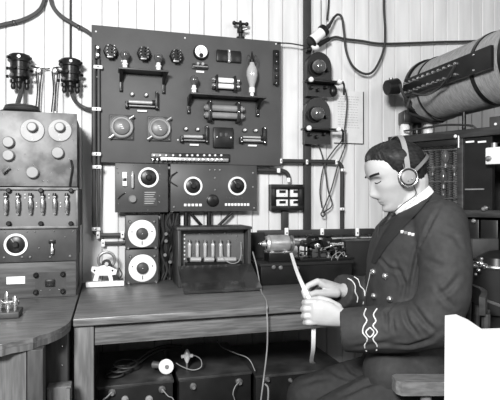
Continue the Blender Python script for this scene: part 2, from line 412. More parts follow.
# ================================================================ main board
YB = -.055                                 # front face of the board
a, b = at(91.5, 24, YB), at(281, 165, YB)
zt = at(92, 24.5, YB).z; zb = at(91, 162, YB).z
t = thing('instrument_board', 'large dark slate board on the wall carrying rows of valves, coils and dials', 'board', ((a.x+b.x)/2, YB, zb))
MB().bb((a.x, YB, zb), (b.x, YB+.025, zt), .002).build('panel', 'board', t, True)
mb = MB()
for xx in (a.x+.03, (a.x+b.x)/2, b.x-.05): mb.bb((xx, YB+.0255, zb), (xx+.03, -.002, zt-.02))
mb.build('batten', 'darkw', t, True)
for (px, py) in ((96, 31.5), (185, 38), (276, 44), (122, 61), (160, 61), (97, 77), (278, 74), (178, 140)):
    stud(t, px, py, YB, .0042, 'porc', 'bolt')
B = YB
def bthing(name, label, cat, px, py, group=None, Y=B): return thing(name, label, cat, at(px, py, Y), 0, group)
def V(x, y, z): return Vector((x, -y, z))         # local: right, out of wall, up (metres)

# plug-in coil sockets
def socket(px, py, label, g):
    t = bthing('coil_socket', label, 'socket', px, py, 'coil sockets along the top of the board')
    MB().lathe((0, 0, 0), F, [(0, .026), (.008, .030), (.030, .030), (.036, .026)], 8).build('body', 'black', t)
    k = 0
    for j, xx in enumerate((-.014, .004, .016)):
        for zz in (-.02, -.007, .007, .02):
            k += 1
            MB().lathe((xx+(.004 if abs(zz) > .015 and xx < 0 else 0), -.036, zz), F, [(0, .0035), (.007, .0035), (.010, .002)], 8).build('stud', 'steel' if j != 1 else 'black', t)
    MB().box((-.002, -.039, -.027), (.026, .010, .009), .003).build('lug', 'dull', t)
    return t
s0 = socket(110.5, 53, 'black eight-sided coil socket near the upper left corner of the board', None)
copy_tree(s0, loc=at(143.5, 55, B), label='black eight-sided coil socket between the two round valves on the upper shelf')
copy_tree(s0, loc=at(175.5, 57.5, B), label='black eight-sided coil socket between the upper valve shelf and the white meter')

def shelf(x0, x1, y0, y1, legL, legR, out, label):
    a, b = at(x0, y0, B), at(x1, y1, B); z = (a.z+b.z)/2
    t = thing('valve_shelf', label, 'shelf', ((a.x+b.x)/2, B, z), 0, 'valve shelves on the board')
    MB().bb((a.x, B-out, z-.008), (b.x, B, z), .002).build('plank', 'panel', t, True)
    for lx, lh in ((legL[0], legL[1]), (legR[0], legR[1])):
        p = at(lx, y0, B); q = at(lx, lh, B)
        mb = MB(); mb.bb((p.x-.007, B-.014, q.z), (p.x+.007, B, z-.009), .002)
        mb.rings([[Vector((p.x+dx, B-.014, z-.05)), Vector((p.x+dx, B-out+.01, z-.010)), Vector((p.x+dx, B-.014, z-.010))] for dx in (-.006, .006)])
        br = mb.build('bracket', 'black', t, True)
        for zz in (q.z+.008, z-.02): MB().sph((p.x, B-.015, zz), .0035, 8).build('screw', 'steel', br, True)
    return z
OUT = .075
zs1 = shelf(118, 167, 70.5, 75, (121, 92), (163.5, 94), OUT, 'narrow black shelf at the upper left of the board under two round valves')
zs2 = shelf(188, 262, 95.5, 99.5, (188.5, 114), (257, 117), OUT, 'longer black shelf at the right of the board under the tall bright valve')
def valve(px, zs, label, k=1.0):
    p = at(px, 80, B-.045); t = thing('round_valve', label, 'valve', (p.x, p.y, zs), 0, 'round valves on the board shelves')
    MB().lathe((0, 0, 0), UP, [(0, .014), (.004, .014), (.006, .010), (.016, .010), (.018, .013), (.024, .013), (.026, .009), (.036, .009)], 16).build('base', 'porc', t)
    g = MB().lathe((0, 0, .036), UP, [(0, .008), (.006, .012), (.014, .018), (.024, .0205), (.034, .018), (.042, .010), (.045, .003)], 20).build('bulb', 'tan_glass', t)
    MB().cyl((0, 0, .037), (0, 0, .044), .0085).build('collar', 'dull', t)
    return t
M['tan_glass'] = mat('silvered_bulb', .14, .12, .3, var=.3, scale=20, coat=1)
valve(125, zs1, 'round dark bulb valve on white base at left of upper shelf')
valve(158.5, zs1, 'round dark bulb valve on white base at right of upper shelf')
valve(194, zs2, 'round dark bulb valve on white base at left end of lower shelf')
p = at(252, 80, B-.045); t = thing('transmitting_valve', 'tall pear-shaped bright glass valve standing at right end of lower shelf', 'valve', (p.x, p.y, zs2))
MB().lathe((0, 0, 0), UP, [(0, .009), (.018, .009), (.020, .014), (.042, .014)], 16).build('base', 'porc', t)
MB().lathe((0, 0, .0425), UP, [(0, .012), (.010, .013), (.03, .020), (.055, .026), (.075, .026), (.09, .022), (.105, .013), (.115, .010)], 22).build('bulb', 'glass', t)
MB().lathe((0, 0, .158), UP, [(0, .010), (.012, .010), (.014, .006), (.04, .004), (.052, .001)], 14).build('top_cap', 'black', t)
for sx in (-1, 1): MB().tube([(sx*.004, 0, .175), (sx*.018, -.004, .19), (sx*.025, -.003, .168), (sx*.02, -.004, .15)], .002).build('lead', 'rubber', t)

# coil holders (tube resistors between posts)
def holder(px, py, wpx, label, two=False, light=True):
    k = SK(px, B); W = wpx*k; t = bthing('resistor_holder', label, 'resistor', px, py, 'tube resistors between posts')
    MB().bb((-W/2, -.008, -.025), (W/2, 0, .0), .002).build('base', 'panel', t)
    for sx in (-1, 1):
        po = MB().bb((sx*W/2-.006, -.032, -.028), (sx*W/2+.006, 0, .050 if sx > 0 else .0), .002).build('post', 'black', t)
        MB().sph((sx*W/2, -.034, -.022), .005, 8).build('screw', 'steel', po)
        MB().sph((sx*W/2, -.034, .044 if sx > 0 else -.006), .004, 8).build('screw', 'steel', po)
    for zz in ((-.002,) if not two else (0, -.014)):
        MB().cyl((-W/2+.008, -.026, zz), (W/2-.018, -.026, zz), .0075 if not two else .005, bev=.001).build('tube', 'dial_silver' if light else 'tan', t)
    MB().cyl((W/2-.02, -.026, -.002), (W/2-.007, -.026, -.002), .012).build('end_cap', 'blackm', t)
    MB().cyl((-W/2+.01, -.024, -.018), (W/2-.008, -.024, -.018), .004).build('rod', 'dull', t)
    MB().bb((-.018, -.012, -.040), (.022, 0, -.033)).build('label_plate', 'paper', t)
    for xx in (-W*.32, W*.15):
        MB().lathe((xx, 0, .034), F, [(0, .007), (.012, .007), (.016, .005), (.024, .005)], 10).build('terminal', 'white', t)
        MB().cyl((xx, 0, .034), (xx, -.008, .034), .010, seg=12).build('washer', 'black', t)
    return t
M['dial_silver'] = mat('silvered_tube', .5, .35, .4, var=.1)
holder(141.5, 103, 29, 'tube resistor between posts, under the upper left valve shelf')
holder(193.5, 137, 25, 'tube resistor between posts, just above the long terminal strip')
holder(251.5, 138, 24, 'double tube resistor between posts near the lower right corner of the board', two=True)

M['hubm'] = mat('hub_metal', .13, .4, var=.2)
# variable condensers with round discs
def condenser(px, py, label):
    t = bthing('variable_condenser', label, 'condenser', px, py, 'round-dial condensers on the board')
    MB().bb((-.052, -.010, -.054), (.052, 0, .054), .003).build('back_plate', 'panel', t)
    d = MB().lathe((0, -.010, 0), F, [(0, .050), (.010, .050), (.013, .047)], 40).build('scale_disc', 'disc', t)
    MB().lathe((0, -.023, 0), F, [(0, .036), (.010, .034), (.013, .030)], 32).build('hub', 'hubm', d)
    MB().torus((0, -.0225, 0), F, .0455, .003, 40).build('rim', 'dull', d)
    mb = MB()
    for k in range(3): mb.box((-.004+.004*k, -.037, .008-.008*k), (.010, .002, .003))
    mb.build('scale_marks', 'white', d)
    for sx, sz in ((1, 1), (-1, -1)):
        MB().cyl((sx*.030, -.016, sz*.034), (sx*.052, -.016, sz*.050), .008, seg=10).build('clamp', 'steel', t)
    for sx, sz in ((1, -1), (-1, 1)): MB().sph((sx*.044, -.011, sz*.046), .004, 8).build('screw', 'dull', t)
    return t
condenser(121.5, 127.5, 'large round-dial condenser on square plate at the far left of the board')
condenser(159, 129, 'large round-dial condenser on square plate left of the tube resistor')

# meter etc
t = bthing('panel_meter', 'round white-faced meter near the top middle of the board', 'meter', 200.5, 53)
MB().lathe((0, 0, 0), F, [(0, .034), (.014, .034), (.018, .031)], 32).build('case', 'black', t)
MB().lathe((0, -.018, .002), F, [(0, .028), (.002, .028)], 32).build('face', 'paper', t)
MB().lathe((0, -.020, -.016), F, [(0, .010), (.004, .009)], 16).build('hub', 'black', t)
MB().box((-.006, -.022, .004), (.0015, .002, .032), 0, Quaternion((0, 1, 0), -.3)).build('needle', 'black', t)
t = bthing('knife_switch', 'small two-knob switch with white label directly below the white meter', 'switch', 200, 67)
MB().bb((-.036, -.010, -.012), (.034, 0, .012), .002).build('base', 'black', t)
for xx in (-.014, .008): MB().lathe((xx, -.010, .008), F, [(0, .009), (.012, .008), (.02, .006)], 12).build('knob', 'dull', t)
MB().cyl((-.034, -.018, -.002), (.032, -.018, -.002), .004).build('bar', 'dull', t)
MB().bb((-.018, -.004, -.026), (.018, 0, -.018)).build('label_plate', 'paper', t)
t = bthing('fuse_box', 'flat black box with a light centre seam at the upper right of the board', 'box', 228.5, 57)
for sx, nm in ((-1, 'cover'), (1, 'cover')): MB().bb((sx*.058 if sx < 0 else .006, -.018, -.026), (-.006 if sx < 0 else .055, 0, .026), .002).build('cover', 'black', t)
MB().bb((-.0055, -.014, -.028), (.0055, 0, .030)).build('centre_strip', 'dull', t)
for zz in (.02, -.02): MB().sph((0, -.015, zz), .003, 8).build('screw', 'steel', t)
t = bthing('grid_resistor', 'pair of bright white cartridge tubes in clips above the long black shelf', 'resistor', 224.5, 84.5)
MB().bb((-.045, -.008, -.024), (.045, 0, .024), .002).build('base', 'panel', t)
for zz in (.013, -.014):
    MB().cyl((-.036, -.024, zz), (.036, -.024, zz), .0115, bev=.001).build('tube', 'white', t)
    for sx in (-1, 1):
        MB().cyl((sx*.048, -.024, zz), (sx*.066, -.024, zz), .0125, bev=.002).build('end_cap', 'steel', t)
for sx in (-1, 1): MB().bb((sx*.042-.004, -.040, -.034), (sx*.042+.004, 0, .034), .001).build('clip', 'black', t)
t = bthing('choke_coils', 'pair of long dark brown tubes in black brackets below the long black shelf', 'coil', 222.5, 113)
for zz in (.016, -.017):
    MB().cyl((-.088, -.030, zz), (.088, -.030, zz), .0145, bev=.003).build('tube', 'tan', t)
    for sx in (-1, 1): MB().cyl((sx*.088, -.030, zz), (sx*.094, -.030, zz), .010).build('end_cap', 'dull', t)
for sx in (-1, 1):
    br = MB().bb((sx*.066-.008, -.050, -.046), (sx*.066+.008, 0, .046), .002).build('bracket', 'black', t)
    MB().sph((sx*.066, -.051, .0), .004, 8).build('screw', 'steel', br); MB().sph((sx*.066, -.051, .04), .004, 8).build('screw', 'steel', br)
t = bthing('relay_cover', 'flat black square block with two bright screws below the dark tube pair', 'block', 222.5, 138)
MB().bb((-.046, -.022, -.046), (.046, 0, .046), .003).build('cover', 'black', t)
for sx in (-1, 1): MB().lathe((sx*.032, -.022, .0), F, [(0, .005), (.005, .005), (.008, .003)], 10).build('screw', 'steel', t)
for sx in (-1, 1): MB().box((sx*.012, -.024, .012), (.012, .004, .018), .001).build('lug', 'panel', t)

# long terminal strip
a, b = at(151, 155, B), at(229.5, 163, B)
t = thing('terminal_strip', 'long bright terminal bar with rows of studs along the lower edge of the board', 'terminal strip', ((a.x+b.x)/2, B, b.z))
MB().bb((a.x, B-.012, at(190, 161, B).z), (b.x, B, at(190, 153.5, B).z), .002).build('base', 'black', t, True)
MB().bb((a.x+.04, B-.022, at(190, 161.5, B).z), (b.x-.01, B-.0125, at(190, 158, B).z), .001).build('bus_bar', 'dull', t, True)
for i, px in enumerate((154, 160, 166, 173, 180, 187, 192, 197.5, 204, 209.5, 215, 221)):
    p = at(px, 155.5, B-.012)
    MB().lathe(p, F, [(0, .0055), (.008, .0055), (.011, .0035)], 10).build('stud', 'white', t, True)
for i in range(16):
    px = 153+4.6*i; p = at(px, 159.5, B-.022)
    MB().bb(p+Vector((-.004, -.005, -.008)), p+Vector((.002, 0, .005)), .001).build('lug', 'steel', t, True)
# socket column
t = bthing('socket_column', 'narrow vertical strip of five sockets at the right edge of the board', 'socket strip', 275.5, 68)
MB().bb((-.014, -.014, -.082), (.014, 0, .082), .002).build('base', 'black', t)
for k in range(5):
    s = MB().lathe((.0, -.014, .056-.034*k), F, [(0, .009), (.005, .009), (.007, .007)], 14).build('socket', 'blackm', t)
    MB().sph((-.002, -.022, .060-.034*k), .003, 8).build('pin', 'steel', s)
# small round knob at left edge top of board cable head
t = bthing('twin_terminal', 'small dark twin terminal topping the pipes at the left edge of the board', 'terminal', 97, 53)
MB().box((0, -.012, -.002), (.020, .024, .060), .005).build('body', 'black', t)
for zz in (.016, -.016): MB().lathe((.003, -.024, zz), F, [(0, .007), (.008, .006)], 12).build('knob', 'steel', t)
# finial above board
t = thing('aerial_tap', 'small black cross-handled tap standing on the top edge of the board', 'tap', (at(240.5, 37, -.042).x, -.042, zt))
MB().lathe((0, 0, 0), UP, [(0, .020), (.008, .020), (.010, .010), (.026, .010), (.03, .016), (.05, .016), (.056, .008), (.085, .006)], 14).build('stem', 'black', t)
MB().cyl((-.032, 0, .072), (.032, 0, .072), .006).build('cross_handle', 'black', t)
for sx in (-1, 1): MB().sph((sx*.030, 0, .072), .010, 10).build('handle_ball', 'black', t)
MB().cyl((0, -.006, .040), (.028, -.016, .046), .006).build('spout', 'dull', t)

# ================================================================ lower panels
YP = -.075
def panel(x0, y0, x1, y1, label, name, m='panel', Y=YP, th=.02):
    a, b = at(x0, y1, Y), at(x1, y0, Y)
    t = thing(name, label, 'panel', ((a.x+b.x)/2, Y, a.z), 0, 'control panels below the board')
    MB().bb((a.x, Y, a.z), (b.x, Y+th, b.z), .002).build('panel', m, t, True)
    mb = MB(); mb.bb((a.x+.02, Y+th+.0005, a.z+.02), (b.x-.02, -.003, b.z-.01)); mb.build('frame', 'darkw', t, True)
    return t
t = panel(115, 164, 168, 212.5, 'dark square control panel with one white ring dial, hanging left below the board', 'control_panel')
ringdial(t, 148.5, 177.5, YP, 10)
MB().bb(at(122.5, 172, YP-.010), at(127, 186, YP), .001).build('fuse', 'white', t, True)
MB().bb(at(122.8, 178, YP-.013), at(126.6, 181, YP-.010), .001).build('fuse_clip', 'black', t, True)
p = at(132.5, 188, YP-.014); MB().lathe(p, UP, [(0, .004), (.006, .006), (.06, .006), (.072, .003)], 12).build('glass_tube', 'glass', t, True)
knob(t, 132.5, 199, YP, .016, .018, 'knob')
MB().bb(at(143, 190, YP-.003), at(157, 206, YP), .001).build('name_plate', 'black_plate', t, True) if 'black_plate' in M else None
for (px, py) in ((117, 168), (134, 165), (160, 174), (160, 180), (159.5, 196), (159.5, 202), (118, 204), (125, 193), (118, 198), (125, 187), (148, 210), (160, 166), (118, 173)):
    stud(t, px, py, YP, .0032, 'steel')
mb = MB()
for k in range(6): mb.bb(at(144.5, 192+k*2.2, YP-.0038), at(155.5-(k % 3), 192.7+k*2.2, YP-.003))
MB().bb(at(143, 190, YP-.003), at(157, 206, YP)).build('name_plate', 'rack3', t, True)
mb.build('engraving', 'dull', t, True)
MB().tube([at(118, 199, YP-.004), at(121, 195, YP-.012), at(125, 193, YP-.004)], .002).build('wire', 'rubber', t, True)

t = panel(170.5, 165.5, 257, 211.5, 'wide dark control panel with two white ring dials and rows of white buttons', 'control_panel')
ringdial(t, 193, 186, YP, 9.3); ringdial(t, 237, 186, YP, 9.3)
for k in range(5): MB().bb(at(184+3.8*k, 203.7, YP-.004), at(186.5+3.8*k, 206.3, YP), .0008).build('button', 'white', t, True)
for k in range(8): MB().bb(at(225+3.15*k, 203.3, YP-.004), at(227.1+3.15*k, 205.9, YP), .0008).build('button', 'white', t, True)
knob(t, 212.5, 200.5, YP, .026, .016, 'black')
for k in range(4): MB().sph(at(187+3*k, 198, YP-.001), .002, 6).build('stud', 'steel', t, True)
for k in range(6): MB().sph(at(227+3*k, 198, YP-.001), .002, 6).build('stud', 'steel', t, True)
for (px, py) in ((177, 172), (177, 186), (210, 170), (215, 170), (220, 170), (253, 173), (253, 187), (174, 207), (254, 208), (215, 190), (215, 178)):
    MB().sph(at(px, py, YP-.001), .005, 8).build('terminal', 'dull', t, True)
MB().tube([at(177, 172, YP-.004), at(171, 176, YP-.015), at(170, 181, YP-.015), at(177, 186, YP-.004)], .0025).build('wire', 'rubber', t, True)
# braces below wide panel
t = thing('panel_bracket', 'black iron legs and crossed stays joining the wide panel to the box top', 'bracket', at(208, 226, -.05))
for (x0, x1) in ((186, 186), (209, 209), (190, 208), (232, 211)):
    a = at(x0, 212.5, -.05); b = at(x1, 233, -.05)
    MB().tube([a, b], .011 if x0 == x1 else .007, seg=10, smooth=False).build('stay', 'black', t, True)

# black batten behind everything just above the desk
a = at(155, 229, 0); z = at(300, 232, 0).z
# ================================================================ dial boxes
for (y0, y1, px, cy, lab, Y) in ((215, 248.3, 142, 233.5, 'dark box with large white dial disc, upper of the stacked pair', -.105), (249, 283, 142.5, 268, 'dark box with large white dial disc, lower of the stacked pair', -.105)):
    a, b = at(125.5, y1, Y), at(158.5, y0, Y)
    zz0 = ZD+.001 if y1 > 260 else a.z
    t = thing('dial_box', lab, 'dial box', ((a.x+b.x)/2, Y/2, zz0), 0, 'stacked dial boxes')
    MB().bb((a.x, Y, zz0), (b.x, -.01, b.z), .003).build('case', 'panel', t, True)
    p = at(px, cy, Y); k = SK(px, Y)
    d = MB().lathe(p, F, [(0, 13.6*k), (.005, 13.6*k), (.006, 13.2*k)], 40).build('scale_disc', 'white', t, True)
    MB().lathe(p+F*.006, F, [(0, 6*k), (.010, 5.6*k), (.012, 5*k)], 28).build('knob', 'rack3', d, True)
    MB().sph(p+F*.019+Vector((0, 0, 0)), .004, 8).build('centre_screw', 'steel', d, True)
    for sx in (-1, 1): MB().sph(p+F*.006+Vector((sx*.042, 0, .008)), .003, 8).build('screw', 'black', d, True)
    MB().box(p+F*.007+Vector((0, 0, -.040)), (.003, .002, .016)).build('index_mark', 'black', d, True)
    for dx, dz in ((-.052, .052), (.052, .052), (-.058, -.062), (.058, -.062)):
        MB().lathe(p+Vector((dx, 0, dz)), F, [(0, .007), (.008, .006), (.012, .003)], 10).build('terminal', 'steel' if dz > 0 else 'dull', t, True)
# cable run behind boxes
t = thing('wiring_loom', 'tangled bundle of black cables hanging on wall between the dial boxes and the open box', 'cables', at(168, 283, -.03))
MB().bb(at(160.5, 212, -.022), at(179, 284, -.002)).build('backing_board', 'blackm', t, True)
for i in range(16):
    x0 = 161+17*random.random(); pp = []
    for k in range(7): pp.append(at(min(178, max(160.5, x0+random.uniform(-4, 4))), 213+k*11.2, -.032-.018*random.random()))
    MB().tube(pp, random.choice((.0025, .004, .0055)), 6, 4).build('cable', random.choice(('rubber', 'black', 'black', 'cablel', 'rubber')), t, True)
for (px, py) in ((166, 234), (166, 241), (170, 262), (165, 255)): MB().lathe(at(px, py, -.052), F, [(0, .008), (.006, .008), (.008, .006)], 12).build('insulator', 'knob', t, True)

# ================================================================ pipes on left of board
t = thing('conduit_run', 'pair of dark pipes down the left edge of the board, turning right above the desk', 'pipes', at(95, 240, -.05))
yy = YB-.012
MB().tube([at(94, 60, yy), at(94, 164, yy), at(94, 225, -.03), at(96.5, 233.5, -.03), at(104, 235, -.03), at(126, 234.5, -.03)], .0088, 10).build('pipe', 'cablel', t, True)
MB().tube([at(98.7, 58, yy), at(98.7, 164, yy), at(99, 225, -.03), at(99.5, 232, -.03), at(103, 242, -.03), at(110, 243, -.03), at(126, 242.6, -.03)], .0065, 10).build('pipe', 'cablel', t, True)
for i, (px, py, v) in enumerate(((98, 67, 0), (96.5, 109, 0), (96.5, 154, 0), (97, 167, 0), (96, 229, 0), (122.5, 234.5, 1), (98, 235, 1), (103, 243, 1))):
    Y = yy-.009 if py < 160 else (YB-.024 if py < 170 else -.040)
    p = at(px, py, Y)
    s = MB().box(p, (.038, .008, .016) if not v else (.016, .008, .032), .0035).build('saddle', 'porc', t, True)
    MB().sph(p+F*.005, .0035, 8).build('screw', 'black', s, True)

# white key stand
a = at(85, 287, -.11); b = at(134, 282, -.11)
t = thing('signalling_key', 'white-painted arched key stand with a round ring, on the desk beside the dial boxes', 'key', (at(105, 285, -.1).x, -.10, ZD))
xa, xb = at(86, 286, -.12).x, at(125, 286, -.12).x-.004
MB().bb((xa, -.15, ZD+.001), (xb, -.115, ZD+.022), .003).build('base', 'white', t, True)
pl = [(93, 281), (95, 274), (91, 271), (92, 266.5), (98, 267), (104, 265), (110, 266.5), (117, 270), (116, 274.5), (112, 275), (113, 281), (109.5, 281), (108, 275.5), (99, 275.5), (97.5, 281)]
P3 = [at(q[0], q[1], -.14) for q in pl]
MB().rings([[p+Vector((0, dy, 0)) for p in P3] for dy in (0, .012)]).build('arched_bracket', 'white', t, True)
for px in (94.5, 112.5): MB().sph(at(px, 270.5, -.142), .004, 8).build('screw', 'black', t, True)
MB().torus(at(106.5, 260, -.11), F, .033, .006).build('ring', 'dull', t, True)
MB().cyl(at(106.5, 264, -.09), at(106.5, 264, -.135), .020).build('drum', 'black', t, True)
MB().cyl(at(106.5, 264, -.135), at(106.5, 264, -.15), .008).build('knob', 'steel', t, True)
MB().tube([at(119, 268, -.12), at(122, 274, -.13), at(119, 280, -.125), at(123, 279, -.12)], .003).build('wire', 'rubber', t, True)
# little contact set on left table
c = atz(8, 316, ZD); c = Vector((c.x, c.y, ZD))
t = thing('contact_set', 'small brass contact instrument on a block at the left end of the round-cornered table', 'instrument', c)
MB().box(c+Vector((0, 0, .010)), (.075, .085, .018), .003).build('base', 'rack3', t, True)
for i, (dx, dy, h, r) in enumerate(((-.02, -.02, .035, .010), (.005, -.025, .028, .009), (.022, -.01, .045, .008), (-.005, .012, .055, .007), (.02, .025, .03, .009), (-.025, .02, .03, .008))):
    MB().lathe(c+Vector((dx, dy, .019)), UP, [(0, r*.6), (h*.3, r*.6), (h*.35, r), (h*.8, r), (h, r*.4)], 12).build('terminal', 'steel' if i % 2 else 'brass', t, True)
MB().cyl(c+Vector((-.03, 0, .04)), c+Vector((.03, .01, .042)), .005).build('bar', 'steel', t, True)
# ================================================================ open receiver box
YC = -.25
xa, xb = at(178, 250, YC).x, at(251, 250, YC).x
zt_ = at(215, 227, YC).z; zf = at(215, 268, YC).z
t = thing('receiver_box', 'open-fronted dark receiver box showing a row of valves, lid sloping to desk', 'radio set', ((xa+xb)/2, YC, ZD))
YK = -.07
W_ = .012
MB().bb((xa, YC, ZD+.001), (xa+W_, YK, zt_-W_), .001).build('side_panel', 'darkw', t, True)
MB().bb((xb-W_, YC, ZD+.001), (xb, YK, zt_-W_), .001).build('side_panel', 'darkw', t, True)
MB().bb((xa-.004, YC-.004, zt_-W_+.0005), (xb+.004, YK, zt_), .001).build('top_panel', 'darkw', t, True)
MB().bb((xa+W_, YK-.01, ZD+.001), (xb-W_, YK, zt_-W_)).build('back_panel', 'blackm', t, True)
MB().bb((xa+W_, YC, ZD+.001), (xb-W_, YK-.0105, zf), .001).build('bottom_panel', 'darkw', t, True)
MB().bb((xa+W_+.004, YC+.06, zf+.001), (xb-W_-.004, YC+.068, zt_-W_-.004)).build('inner_panel', 'rack2', t, True)
zl = zf+.002
yl0, yl1 = YC-.006, -.41
mb = MB(); mb.rings([[Vector((x, yl0, zl)), Vector((x, yl1, ZD+.004)), Vector((x, yl1, ZD+.014)), Vector((x, yl0, zl+.012))] for x in (xa, xb)])
M['polish'] = mat('polished_lid', .03, .08, var=.3, scale=12, spec=.8, coat=.6)
lid = mb.build('lid', 'polish', t, True)
for k in range(6):
    px = 189.5+7.8*k; p = at(px, 250, YC+.045)
    v = MB().lathe(p+Vector((0, 0, -.032)), UP, [(0, .004), (.006, .0075), (.045, .0075), (.055, .009), (.062, .005), (.068, .003)], 14).build('valve', 'glass', t, True)
    MB().cyl(p+Vector((0, 0, .034)), p+Vector((0, 0, .042)), .008).build('top_cap', 'steel', v, True)
    MB().cyl(p+Vector((0, 0, -.044)), p+Vector((0, 0, -.034)), .011).build('base', 'black', v, True)
for k in range(7):
    MB().sph(at(184.5, 235+4*k, YC+.056), .004, 8).build('stud', 'porc', t, True)
for (px, py) in ((195, 234), (199, 233.5), (209, 233), (213, 234), (225, 233), (231, 234), (237, 236), (241, 242), (242, 248), (193, 253), (205, 253), (229, 252), (236, 240), (243, 255), (218, 236), (187, 257)):
    MB().sph(at(px, py, YC+.056), .0034, 8).build('stud', 'steel', t, True)
for (x0, x1) in ((190, 201), (204, 214), (217, 236)):
    MB().cyl(at(x0, 259.5, YC+.03), at(x1, 259.5, YC+.03), .011, bev=.002).build('tube', 'dial_silver', t, True)
MB().bb(at(186, 263, YC+.02), at(240, 266, YC+.055)).build('base_rail', 'black', t, True)
MB().bb((at(206, 266, YC).x, YC-.0075, zf-.002), (at(222, 266, YC).x, YC-.001, zf+.008)).build('label_plate', 'paper', t, True) if False else None
MB().tube([at(222, 247, YC+.04), at(223, 257, YC+.02), at(230, 263, YC+.01), at(238, 262, YC+.012), at(241, 255, YC+.015), at(241, 242, YC+.04)], .0022).build('lead', 'cloth_cable', t, True)
MB().bb((at(206, 266, YC).x, YC+.001, zf+.001), (at(222, 266, YC).x, YC+.004, zf+.010)).build('label_plate', 'paper', t, True)

# ================================================================ wall mid-right: post, pipes, domes
a, b = at(302.5, 0, 0), at(309, 0, 0)
tag(MB().bb((a.x, -.028, at(306, 234, -.02).z), (b.x, -.001, 2.49), .004).build('wall_post', 'rubber'), 'tall dark vertical post on the wall behind the two domed fittings', 'post')
zc = at(310, 232, -.02).z
a, b = at(258, 232, -.05), at(374, 232, -.05)
t = thing('wall_rail', 'dark horizontal rail low on the wall with white insulator clips, above the motor', 'rail', ((a.x+b.x)/2, -.04, zc))
MB().bb((a.x, -.058, zc-.014), (b.x, -.030, zc+.014), .003).build('rail', 'rubber', t, True)
for px in (286, 321.5, 356.5):
    p = at(px, 232, -.058); c = MB().box(p+Vector((0, -.006, 0)), (.018, .012, .040), .003).build('clip', 'porc', t, True)
    MB().sph(p+Vector((.0, -.013, -.004)), .004, 8).build('screw', 'black', c, True)
a = at(284.5, 211, -.015)
tag(MB().bb((a.x-.015, -.028, at(284, 231, -.02).z), (a.x+.015, -.001, a.z), .003).build('conduit', 'rubber'), 'short dark vertical conduit between the small fuse box and the rail', 'pipe')
t = thing('elbow_pipe', 'dark pipe running right across the post then turning down to the rail', 'pipe', at(342, 232, -.04))
MB().tube([at(281, 161, -.042), at(310, 161.5, -.042), at(334, 162, -.042), at(340, 164.5, -.042), at(342, 171, -.042), at(342, 200, -.03), at(342, 228.5, -.018)], .0105, 10).build('pipe', 'rubber', t, True)
for (px, py) in ((281, 161), (307, 162), (336.5, 162), (343, 170), (342, 209)):
    p = at(px, py, -.052); s = MB().box(p, (.024, .008, .014) if py > 165 else (.012, .008, .024), .003).build('saddle', 'porc', t, True)
    MB().sph(p+F*.005, .003, 8).build('screw', 'black', s, True)
t = thing('bent_pipe', 'short bent dark pipe from behind the board down into the small fuse box', 'pipe', at(288, 182, -.03))
MB().tube([at(256, 170, -.035), at(272, 170.5, -.035), at(283, 171, -.035), at(288, 175, -.035), at(289, 182, -.035)], .0105, 10).build('pipe', 'rubber', t, True)
for (px, py) in ((278.5, 170.5), (288.5, 180)):
    MB().box(at(px, py, -.045), (.016, .012, .022), .003).build('saddle', 'porc', t, True)
a, b = at(271.5, 210.5, -.05), at(303, 184.5, -.05)
t = thing('fuse_box', 'small black wall box with four white porcelain fuses behind its open frame', 'fuse box', ((a.x+b.x)/2, -.03, a.z))
MB().bb((a.x, -.02, a.z), (b.x, -.001, b.z), .002).build('back', 'blackm', t, True)
mb = MB(); e = .022
mb.bb((a.x, -.05, a.z), (b.x, -.0205, a.z+e), .001); mb.bb((a.x, -.05, b.z-e), (b.x, -.0205, b.z), .001)
mb.bb((a.x, -.05, a.z+e), (a.x+e, -.0205, b.z-e), .001); mb.bb((b.x-e, -.05, a.z+e), (b.x, -.0205, b.z-e), .001)
mb.build('frame', 'black', t, True)
for px in (276.5, 290.5):
    for py in (189, 199.5):
        f = MB().bb(at(px, py, -.035), at(px+10.5, py+8, -.021), .002).build('fuse', 'porc', t, True)
        MB().bb(at(px+3, py+1.2, -.038), at(px+9, py+4, -.035)).build('fuse_slot', 'black', f, True)
        MB().sph(at(px+8, py+6, -.036), .003, 8).build('screw', 'steel', f, True)
# dome fittings
def dome(px, py, ws, hs, label):
    k = SK(px, -.03); c = at(px, py, -.03)
    t = thing('domed_bulkhead_lamp', label, 'lamp', Vector((c.x, -.03, c.z)), 0, 'domed lamps on the post')
    # arched back shield
    N = 20; prof = [(-ws/2, -hs*.50)] + [(-ws/2*math.cos(PI*j/N), hs*.18+hs*.32*math.sin(PI*j/N)) for j in range(N+1)] + [(ws/2, -hs*.50)]
    MB().rings([[Vector((x_*k, y_, z_*k)) for x_, z_ in prof] for y_ in (0, -.035)]).build('shield', 'black', t)
    MB().lathe((-3.2*k, -.035, hs*.13*k), F, [(0, .016), (.010, .022), (.024, .033), (.040, .034), (.054, .025), (.062, .006)], 24).build('bulb', 'tan_glass', t)
    MB().torus((-3.2*k, -.036, hs*.13*k), F, .036, .004).build('collar', 'blackm', t)
    for q_ in ((-9, -14), (-2, -16), (6, -13), (8, 4)): MB().lathe((q_[0]*k, -.035, q_[1]*k), F, [(0, .009), (.012, .009), (.018, .005)], 10).build('stud', 'black', t)
    s = MB().bb((-(ws/2+5)*k, -.09, -hs*.18*k-.010), ((ws/2+8)*k, 0-.036, -hs*.18*k), .002).build('tray', 'black', t)
    for xx in (-(ws/2+1)*k, (ws/2+3)*k): MB().lathe((xx, -.09, -hs*.18*k-.005), F, [(0, .012), (.01, .012), (.016, .006)], 12).build('terminal', 'porc', s)
    MB().tube([((ws/2+6)*k, -.07, -hs*.18*k), ((ws/2+11)*k, -.06, -hs*.22*k), ((ws/2+12)*k, -.05, -hs*.45*k)], .005).build('hook', 'black', s)
    return t
dome(316.5, 76, 26, 44, 'domed dark lamp fitting with side tray on the post, upper of the two')
